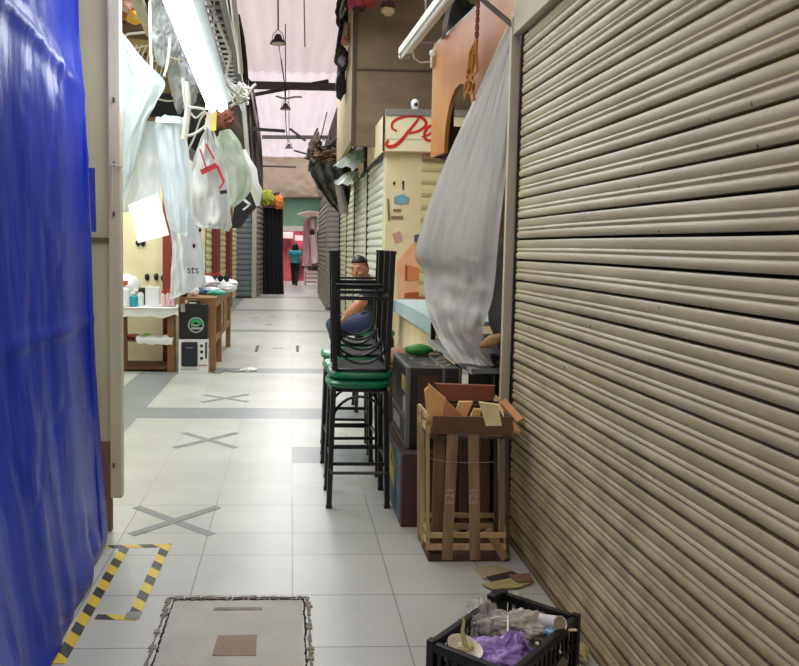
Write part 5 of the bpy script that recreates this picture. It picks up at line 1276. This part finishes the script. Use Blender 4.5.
tag(obj('white_pole', B().tube([P(243, 100, 8.2), P(246, 135, 8.2), P(249, 172, 8.2)], .024, 10), M('greyish pole', '#bdbfb6', .5, .15), None, True), 'lower greyish pole continuing below the cable knot', 'pole')
random.seed(5)
kn = thing('cable_knot', 'tangle of white cables around the pole under the rack', 'cable', P(243, 97, 8))
for k in range(7):
    pts = [P(226+random.uniform(-3, 4), 78+random.uniform(-8, 8), 8.0)]
    for j in range(5): pts.append(P(236+j*3.3+random.uniform(-5, 5), 94+random.uniform(-11, 9), 8.0-random.random()*.3))
    out = []
    for i in range(len(pts)-1):
        p0, p1, p2, p3 = pts[max(i-1, 0)], pts[i], pts[i+1], pts[min(i+2, len(pts)-1)]
        for m in range(4):
            f = m/4; out.append(.5*((2*p1)+(p2-p0)*f+(2*p0-5*p1+4*p2-p3)*f*f+(3*p1-p0-3*p2+p3)*f*f*f))
    obj('cable', B().tube(out, .012, 6), rope_white, kn, True)
wire([(206, -2), (214, 12), (220, 28), (226, 42), (230, 55), (227, 72)], [6, 6.3, 6.6, 7, 7.3, 7.6], .015, rope_white, 'pale cable looping down the cable rack')
wire([(196, 14), (206, 32), (212, 52), (222, 78), (232, 90), (240, 96)], [5.2, 5.6, 6, 6.8, 7.4, 7.9], .012, rope_white, 'pale cable along the lit lamp edge to the cable knot')
wire([(183, 78), (184, 95), (187, 106), (198, 108), (206, 110)], 6.6, .012, rope_white, 'white cable curving under the end of the lit lamp')
wire([(186, 82), (188, 105), (186, 125), (184, 140)], 7.0, .03, rope_white, 'thick white strip hanging left of the carrier bag')
wire([(186, 136), (194, 134), (203, 128), (207, 124)], 7.0, .012, rope_white, 'white cable sagging to the carrier bag handle')
wire([(160, 0), (166, 5), (172, 8), (178, -2)], 4.0, .012, M('grey cable', '#6d7074', .5), 'grey cable hooked over the near end of the lit lamp')
wire([(206, 118), (212, 128), (218, 146)], 6.7, .01, rope_white, 'white string hanging beside the carrier bag handle')
wire([(116, 6), (150, 28), (168, 55), (182, 60)], 7.5, .007, M('tan string', '#a89a78', .6), 'thin tan string crossing before the olive boards')
wire([(228, 108), (236, 103), (244, 100), (252, 88), (256, 84)], 8.0, .014, rope_white, 'white cable reaching up from the cable knot')
slab('yellow_label', [(212, 112), (216.5, 111), (216, 130), (211.5, 131)], 6.6, .02, M('yellow label', '#e5df6a', .5, .1), 'yellow label hanging below the end of the lit lamp', 'label')
slab('pale_label', [(206, 112), (212, 112), (211, 132), (207, 127)], 6.65, .02, M('pale pink label', '#ead9cc', .5, .1), 'pale pinkish label beside the yellow one', 'label')
tag(obj('red_bundle', B().blob(P(224, 117, 7.6), (.09, .08, .10), .5, 3, 3, 4), M('rusty red cloth', '#9a5a4a', .7, .45, 9), None, True), 'rusty red bundle hanging past the lit lamp', 'bundle')
tag(obj('dark_bundle', B().blob(P(196, 128, 8.4), (.16, .12, .22), .35, 2, 3, 9), M('dark recess', ''), None, True), 'dark bundle behind the white cables by the carrier bag', 'bundle')
tag(obj('dark_bundle', B().blob(P(228, 140, 9.3), (.18, .12, .35), .4, 2, 3, 12), M('dark umber cloth', '#4b3a32', .9, .5, 8), None, True), 'umber bundle behind the greenish grey plastic', 'bundle')
umber = M('dark umber netting', '#4a3c38', .9, .55, 12, .4, 20, contrast=.15)
hang('dark_netting', [(240, 74), (244, 110), (244, 150), (246, 190), (250, 207)], [(252, 82), (258, 112), (262, 150), (263, 185), (262, 206)], 15.5, umber, 'tall dark umber netting hanging at the roof opening behind the pole', 'netting', .4, 6, 24, 40, .2, 21)
hang('dark_netting', [(238, 15), (240, 40), (242, 60), (243, 84)], [(240, 15), (245, 40), (247, 60), (249, 86)], 15.0, umber, 'narrow dark netting high along the white pole', 'netting', .3, 6, 10, 24, .1, 25)
tag(obj('roof_rod', B().bar(P(222, 127, 14), P(284, 131, 16), .05, .06), M('dark rod', '#231f20', .5)), 'dark rod sticking out under the second roof lamp', 'rod')
tag(obj('roof_rod', B().tube([P(262, 166, 24), P(296, 167, 24)], .03, 6), steel), 'thin far rod above the tan cloth', 'rod')

for i, (px, Y) in enumerate((([(178, 84), (179, 95), (178, 106)], 8.2), ([(183, 84), (182, 96), (184, 108)], 8.2), ([(190, 112), (196, 118), (204, 112), (212, 118)], 8.0), ([(154, 98), (170, 101), (186, 97)], 8.6), ([(188, 150), (194, 138), (200, 120), (206, 112)], 8.1))):
    wire(px, Y, .010, rope_white, ['short white cable hanging before the dark board, left of its twin', 'short white cable hanging before the dark board, right of its twin', 'white cable sagging before the dark board under the lit lamp', 'white cable stretched across the top of the dark board', 'white cable rising behind the carrier bag handle'][i])
cr2 = M('silver film', '#c4caca', .3, .25, 10, .3, 14, alpha=.75, spec=.7)
tag(obj('plastic_film', crumple(P(184, 70, 8.3), (.16, .3, .42), .35, 1.8, 17, 5), cr2, None, 'all'), 'crumpled silvery plastic film bundled left of the lit lamp', 'film')
tag(obj('plastic_film', crumple(P(166, 26, 7.6), (.15, .3, .34), .35, 1.8, 19, 5), cr2, None, 'all'), 'crumpled silvery plastic film behind the near part of the silver mesh', 'film')

# ------------------------------------------------------------------ roof lamps
shade_m = M('dark lamp shade', '#1d1a1a', .4, .2)
lampglass = M('lamp glass', '#cfcac4', .3, .1)
def roof_lamp(px, py, Y, label, top):
    q = P(px, py, Y)
    t = thing('pendant_lamp', label, 'lamp', q, 0, 'bell lamps hung from the roof')
    obj('shade', B().lathe([(.035, .12), (.05, .10), (.06, .06), (.11, .01), (.12, -.01), (.115, -.01), (.05, .05)], q, 20), shade_m, t, True)
    obj('lens', B().lathe([(0, -.02), (.09, -.012), (.10, .0), (0, .0)], q, 18), lampglass, t, True)
    obj('bracket', B().tube([q+V((-.09, 0, .02)), q+V((-.07, 0, .12)), q+V((0, 0, .19)), q+V((.07, 0, .12)), q+V((.09, 0, .02))], .008, 6), grey_metal, t, True)
    obj('cord', B().tube([q+V((0, 0, .18)), (q.x-.02, q.y, 6.18)], .012, 6), M('dark rod', ''), t)
roof_lamp(278, 43, 11.5, 'nearest and largest bell lamp hung from the roof', None)
roof_lamp(285.5, 109, 17, 'second bell lamp hung from the roof, near the crossing beams', None)
roof_lamp(289, 148, 23.8, 'farthest small bell lamp above the tan cloth', None)
wire([(304, -5), (304.5, 20), (305, 47)], 14, .012, grey_metal, 'thin wire hanging from the roof between the lamps and the plywood')
wire([(279, 45), (284, 80), (285, 95), (286, 125), (288, 142)], [12, 16, 17.5, 20, 23], .012, M('dark rod', ''), 'thin dark wire linking the row of bell lamps')
wire([(276, 96), (285, 98.5), (294, 97), (302, 97)], 17, .02, grey_metal, 'bent thin rod crossing over the second bell lamp')

# ------------------------------------------------------------------ things along the plywood loft edge
def lump(px, py, Y, r, col, seed, label, cat='bundle', name='hanging_bundle'):
    return tag(obj(name, B().blob(P(px, py, Y), r, .45, 2.2, 3, seed), M('cloth '+col, col, .8, .4, 9), None, True), label, cat)
lump(343, 12, 11.4, (.10, .15, .24), '#2b2422', 1, 'dark cloth hanging at the top of the loft edge')
lump(345, 33, 11.0, (.07, .1, .14), '#cdbba0', 2, 'pale soft toy hanging on the loft edge', 'toy', 'soft_toy')
lump(345.5, 41, 10.8, (.05, .08, .06), '#c88a76', 3, 'pinkish foot of the hanging toy bundle')
lump(341.5, 58, 11.2, (.09, .12, .18), '#37302f', 4, 'dark grey bundle hanging midway down the loft edge')
lump(342, 61, 10.9, (.05, .06, .07), '#8f8690', 5, 'small lilac-grey bundle on the dark grey one')
lump(341, 80, 11.5, (.07, .12, .26), '#2f2723', 6, 'lowest dark bundle on the loft edge')
lump(340, 92, 11.6, (.05, .1, .10), '#1f1a18', 9, 'black tip under the lowest dark bundle on the loft edge')
wire([(352, -5), (345, 12), (341, 28), (338, 48)], 10.9, .03, dark, 'thick dark cord down the loft edge', 'cord', 'hanging_rope')
wire([(345, -4), (341, 10), (341, 18), (346, 8)], 10.8, .015, grey_metal, 'grey hooked wire at the top of the loft edge')
lump(356, 3, 9.9, (.11, .1, .09), '#c9496a', 7, 'bright pink cloth bundle over the plywood top edge')
lump(368, 2, 9.9, (.10, .1, .07), '#b5463f', 8, 'red cloth bundle beside the pink one over the plywood')
lump(359, 9, 9.85, (.08, .06, .03), '#4a2a2c', 12, 'dark maroon cloth under the pink bundle')
pk = thing('pale_ornament', 'pale gold hanging ornament on the upper plywood', 'ornament', P(389, 10, 9.9))
obj('body', B().blob(P(388, 11, 9.9), (.08, .06, .06), .25, 2, 3, 4), M('pale gold', '#dcc38e', .5, .3, 5), pk, True)
obj('cap', B().blob(P(388, 5, 9.9), (.09, .07, .05), .3, 2, 3, 7), M('cloth #4a2a2c', '#4a3a44'), pk, True)

# ------------------------------------------------------------------ dark net bundle over the grey corner shutter
netm = M('dark green brown netting', '#4b4a42', .9, .5, 10, .5, 25, contrast=.18)
nb = thing('net_bundle', 'dark cone of folded netting slung above the grey corner shutter', 'netting', P(335, 170, 14))
rows = []
for (xl, xr, y) in ((308, 352, 165), (311, 352, 176), (318, 351, 188), (325, 350, 198), (333, 348, 207), (340, 346, 214)):
    a, d = P(xl, y, 13.95), P(xr, y, 13.95); rows.append([a, a.lerp(d, .3)+V((0, -.5, 0)), a.lerp(d, .7)+V((0, -.5, 0)), d])
obj('netting', B().sheet(rows, 40, 40, lambda u, v, p: (0, -.16*math.sin(u*30+v*2)*(1-.3*v)+.15*noise.noise(V((u*6, v*6, 3))), .05*noise.noise(V((u*9, v*9, 6))))), netm, nb, 'all')
b = B(); rows = []
for (xl, xr, y) in ((334, 340, 180), (336, 344, 192), (338, 347, 204), (339, 349, 214)):
    a, d = P(xl, y, 13.2), P(xr, y, 13.2); rows.append([a, a.lerp(d, .5)+V((0, -.08, 0)), d])
obj('tail', b.sheet(rows, 8, 16), M('pale net tail', '#9b918a', .8, .3, 9), nb, 'all', label='pale tail of the netting')
jk = thing('scrap_heap', 'tangle of rods and scraps on the bar above the dark netting', 'scrap', P(330, 145, 14))
obj('bar', B().bar(P(262, 137, 14.2), P(356, 137.5, 14.2), .06, .06), steel, jk)
random.seed(9); b = B()
for k in range(30):
    x, y = random.uniform(305, 352), random.uniform(138, 168)
    b.tube([P(x, y, 13.8+random.random()*.6), P(min(356, x+random.uniform(-16, 16)), y+random.uniform(-14, 12), 13.7+random.random())], random.uniform(.010, .026), 5)
obj('rods', b, M('dark scrap', '#3a322e', .8, .5, 8), jk)
obj('rods', B().tube([P(321, 137, 14), P(327, 112, 14)], .011, 5), M('dark scrap', ''), jk)
obj('scraps', B().blob(P(329, 158, 14.1), (.36, .25, .12), .5, 3, 4, 3, ), M('rusty scrap', '#7a5a44', .9, .55, 9), jk, True)
obj('scraps', B().blob(P(315, 152, 14.1), (.12, .2, .29), .5, 3, 4, 5), M('brown scrap', '#5b4b42', .9, .5, 9), jk, True)
obj('scraps', B().blob(P(346, 152, 14.0), (.11, .2, .24), .5, 3, 4, 8), M('dark scrap', ''), jk, True)
shm = M('sea green shade', '#8fb0a6', .45, .2, 6); shw = M('pale green lining', '#c7d6cd', .45, .12)
def awn(px, py, Y, w, label):
    q = P(px, py, Y); t = thing('awning_lamp', label, 'lamp', q)
    obj('shade', B().lathe([(.03*w, .13*w), (.12*w, .10*w), (.17*w, -.02*w), (.16*w, -.02*w), (.10*w, .08*w)], q, 20), shm, t, True)
    k = B(); k.sheet([[q+V((-.16*w, -.10, .06*w)), q+V((.02*w, -.16, .06*w))], [q+V((-.34*w, -.2, -.10*w)), q+V((-.04*w, -.26, -.12*w))]], 8, 6, lambda u, v, p: (0, 0, .02*math.sin(u*15)))
    obj('plastic_wrap', k, shw, t, True)
    obj('arm', B().tube([q+V((.02, 0, .12*w)), q+V((.15, .05, .22*w)), q+V((.35, .1, .18*w))], .02, 8), black_metal, t, True)
awn(361, 160, 11.8, 1.25, 'upper pale green lamp shade in plastic above the whitish shutters')
awn(352.5, 179, 13.2, 1.0, 'lower pale green lamp shade in plastic beside the netting')
wire([(384, 152), (380, 160), (370, 166), (362, 176)], [9.6, 10, 11.2, 12.4], .03, M('dark rod', ''), 'dark cable along the top of the whitish shutters', 'cable', 'dark_cable')
tag(obj('dark_post', B().box(*[x for q in [P(367, 150, 11.6)] for x in (q.x-.04, q.x+.04, q.y, q.y+.08, 2.6, 3.3)]), M('dark rod', '')), 'short dark post above the upper pale green lamp shade', 'post')

# ------------------------------------------------------------------ far end of the aisle
hang('tan_cloth', [(258, 156), (260, 170), (262, 185), (264, 196)], [(325, 157), (318, 172), (316, 186), (318, 197)], 27, M('tan hanging cloth', '#b7a692', .8, .12, 2, .1, 6, stretch=(.4, 1, 4)), 'tan cloth slung high across the far aisle', 'cloth', .12, 4, 30, 24, -.2, 31)
gb = thing('green_board', 'plain green board high over the far end of the aisle', 'board', P(295, 225, 31.5))
g0, g1 = P(262, 197, 31.5), P(324, 227, 31.5)
obj('panel', B().box(g0.x, g1.x, 31.5, 31.6, g1.z, g0.z), M('dull green board', '#7fae90', .6, .3, 1.5), gb)
obj('frame', B().box(g0.x, g1.x, 31.44, 31.52, g0.z-.02, g0.z+.07), M('pale trim', ''), gb)
obj('frame', B().box(g0.x, g1.x, 31.44, 31.52, g1.z-.18, g1.z+.02), M('whitish trim', '#d8d2cd', .5), gb, label='pale bar below the green board')
wl = P(283, 232, 32.5)
hang('red_display', [(274, 229), (274, 245), (274, 262), (274, 284)], [(304, 229), (304, 245), (304, 262), (304, 284)], 34, M('red shop display', '#d8606c', .6, .55, 1.6, col2='#8a3440', contrast=.12), 'red shop display closing the far end of the aisle', 'display', .1, 5, 20, 20, .1, 40)
for k, (x, y, w, h) in enumerate(((286, 235, .6, .28), (299, 238, .35, .22), (279, 240, .3, .2))):
    q = P(x, y, 33.6); tag(obj('white_placard', B().box(q.x-w/2, q.x+w/2, 33.6, 33.65, q.z-h/2, q.z+h/2), M('white placard', '#efe3e2', .5, .1)), ['large white placard over the red display', 'white placard on the red display behind the walking person', 'small white placard on the red display by the black curtain'][k], 'placard')
pink = M('pink garment', '#e6b9bd', .7, .2, 4, col2='#cf97a2'); pinkl = M('pale pink garment', '#efd6d4', .7, .15, 4)
hang('pink_garment', [(304, 218), (303, 235), (302.5, 252), (302, 266)], [(310, 218), (311, 235), (312, 252), (312, 266)], 27, pink, 'pink garment hanging at the far stall, next to the walking person', 'garment', .15, 6, 14, 20, .12, 50)
hang('pink_garment', [(310, 214), (310.5, 232), (311, 250), (312, 264)], [(316, 214), (317, 232), (318, 250), (319, 262)], 26.5, pinkl, 'pale pink garment hanging behind the pink one at the far stall', 'garment', .15, 6, 14, 20, .12, 55)
tag(obj('yellowish_garment', B().sheet([[P(318, 212, 26), P(322, 212, 26)], [P(318.5, 235, 26), P(323, 235, 26)], [P(319, 252, 26), P(323, 252, 26)]], 6, 10), M('cream garment', '#d9cfae', .7, .2, 4)), 'cream garment hanging by the grey corner shutter', 'garment')
tag(obj('flat_canopy', B().prism([P(*q, 26.2) for q in ((297, 214.5), (309, 211.5), (322, 213), (321, 216), (303, 217))], (0, .5, .05)), M('tan canopy', '#b8a391', .7, .2)), 'small tan flat canopy over the pink garments', 'canopy')
tag(obj('dark_flower', B().blob(P(312, 232, 25.8), (.09, .06, .1), .4, 2, 3, 2), M('dark purple cloth', '#33242e', .8), None, True), 'dark purple bow on the pink garments', 'bow')
ps = thing('pink_stand', 'low pink slatted stand at the far stall', 'stand', G(313, 285))
gx = G(313, 285)
w = .33
for k, z in enumerate((.08, .24, .40)): obj('slat', B().box(gx.x-w, gx.x+w+.1, gx.y-.02, gx.y, z, z+.07), M('pink wood', '#d79f96', .6, .2), ps)
for x in (-w, w+.06): obj('leg', B().box(gx.x+x, gx.x+x+.05, gx.y, gx.y+.05, 0, .55), M('pink wood', ''), ps)
obj('top', B().box(gx.x-w, gx.x+w+.1, gx.y-.02, gx.y+.5, .52, .56), M('pale pink wood', '#e3bab0', .6, .2), ps)
tag(obj('dark_bundle', B().blob((gx.x+.05, gx.y+.15, .73), (.32, .2, .18), .4, 2, 3, 3), M('cloth #4a3a44', '#5a3f44', .8, .4, 6), None, True), 'dark rose bundle on the pink slatted stand', 'bundle')
bc = thing('black_curtain', 'black curtain hanging to the floor at the narrowed far aisle', 'curtain', G(273, 295))
rows = []
for (xl, xr, y) in ((262.5, 283, 207), (262.5, 283, 235), (262.5, 283, 265), (262.5, 284, 295)):
    a, d = P(xl, y, 24.2), P(xr, y, 24.2)
    if y == 295: a.z = d.z = .01
    rows.append([a, a.lerp(d, .5)+V((0, -.06, 0)), d])
obj('cloth', B().sheet(rows, 40, 30, lambda u, v, p: (0, .06*math.sin(u*34), 0)), M('black cloth', '#1a171d', .9, .3, 6), bc, 'all')
obj('rail', B().bar(P(262, 207, 24.25), P(284, 207, 24.25), .05, .05), M('pinkish rod', ''), bc)
tag(obj('pink_cloth', B().box(*[x for q, r_ in [(P(263, 205, 24.3), P(275, 209, 24.3))] for x in (q.x, r_.x, 24.1, 24.4, q.z-.1, q.z+.08)]), M('mauve pink cloth', '#a7808c', .8, .3, 5)), 'mauve pink folded cloth on top of the black curtain', 'cloth')
lump(268, 198, 24.0, (.26, .2, .24), '#a9b83c', 21, 'yellow-green bag on top of the black curtain', 'bag', 'plastic_bag')
lump(278.5, 202, 23.9, (.17, .15, .20), '#e08a35', 22, 'orange bag on top of the black curtain', 'bag', 'plastic_bag')
lump(277, 195, 23.95, (.10, .1, .1), '#5b2f52', 23, 'dark purple bag top beside the orange bag', 'bag', 'plastic_bag')

# ------------------------------------------------------------------ floor litter
tag(obj('plastic_bag', B().blob(P(249, 370, 9.36)*1.0+V((0, 0, 0)), (.10, .07, .03), .4, 2, 3, 4), white_plastic, None, True), 'small white litter bag on the second grey tile band', 'litter')
wire([(212, 372), (218, 374), (226, 370.5), (236, 373), (246, 370)], [9.25, 9.12, 9.38, 9.22, 9.4], .008, M('dark rod', ''), 'dark cord lying on the second grey tile band', 'cord', 'floor_cord')

# ------------------------------------------------------------------ lights and world
def area(name, loc, size, sizey, power, col=(1, 1, 1), rot=(0, 0, 0)):
    l = bpy.data.lights.new(name, 'AREA'); l.shape = 'RECTANGLE'; l.size = size; l.size_y = sizey; l.energy = power; l.color = col
    o = bpy.data.objects.new(name, l); COL.objects.link(o); o.location = loc; o.rotation_euler = rot; return o
cool = (.93, .98, 1.0); warm = (1, .93, .82)
area('aisle light', (-.2, 8, 4.3), 1.2, 3.5, 130, cool)  # unseen fill lamps added along the aisle to brighten it
area('aisle light', (-.2, 14, 4.6), 1.2, 4, 150, cool)
area('aisle light', (-.1, 21, 4.6), 1.2, 4, 130, (1, .95, .95))
area('aisle light', (0, 24.8, 5.6), 1.5, 2, 110, (1, .94, .94))
area('aisle light', (.1, 32.6, 3.6), 1.2, 1.2, 90, (1, .92, .92))  # added fill for the red display, no fixture there
area('aisle light', (.1, 29.4, 3.3), 1.0, .6, 60, (1, .95, .95))  # added fill that brightens the green board
area('aisle light', (0, 45, 5.6), 3, 12, 260, (1, .95, .97))
area('stall light', (-2.3, 9.2, 2.9), .8, .8, 40, cool)  # unseen lamp added to brighten the cream stall wall
area('stall light', (-1.5, 6.2, 3.3), 1.0, 1.6, 42, cool, (.35, 0, 0))  # unseen lamp added to brighten the hanging white sheets
area('near light', (.1, .4, 4.2), 2.0, 3.0, 46, (1, .89, .74))  # unseen warm fill added above the camera end
w = bpy.data.worlds.new('world'); sc.world = w; w.use_nodes = True
w.node_tree.nodes['Background'].inputs[0].default_value = (1, .97, .92, 1); w.node_tree.nodes['Background'].inputs[1].default_value = .45
sc.view_settings.view_transform = 'Standard'; sc.view_settings.look = 'None'
sc.view_settings.exposure = 0; sc.view_settings.gamma = 1
sc.cycles.use_denoising = True; sc.cycles.denoising_input_passes = 'RGB_ALBEDO_NORMAL'; sc.cycles.denoising_prefilter = 'ACCURATE'
sc.cycles.max_bounces = 7; sc.cycles.diffuse_bounces = 4; sc.cycles.glossy_bounces = 3; sc.cycles.transparent_max_bounces = 8
sc.cycles.sample_clamp_indirect = 6
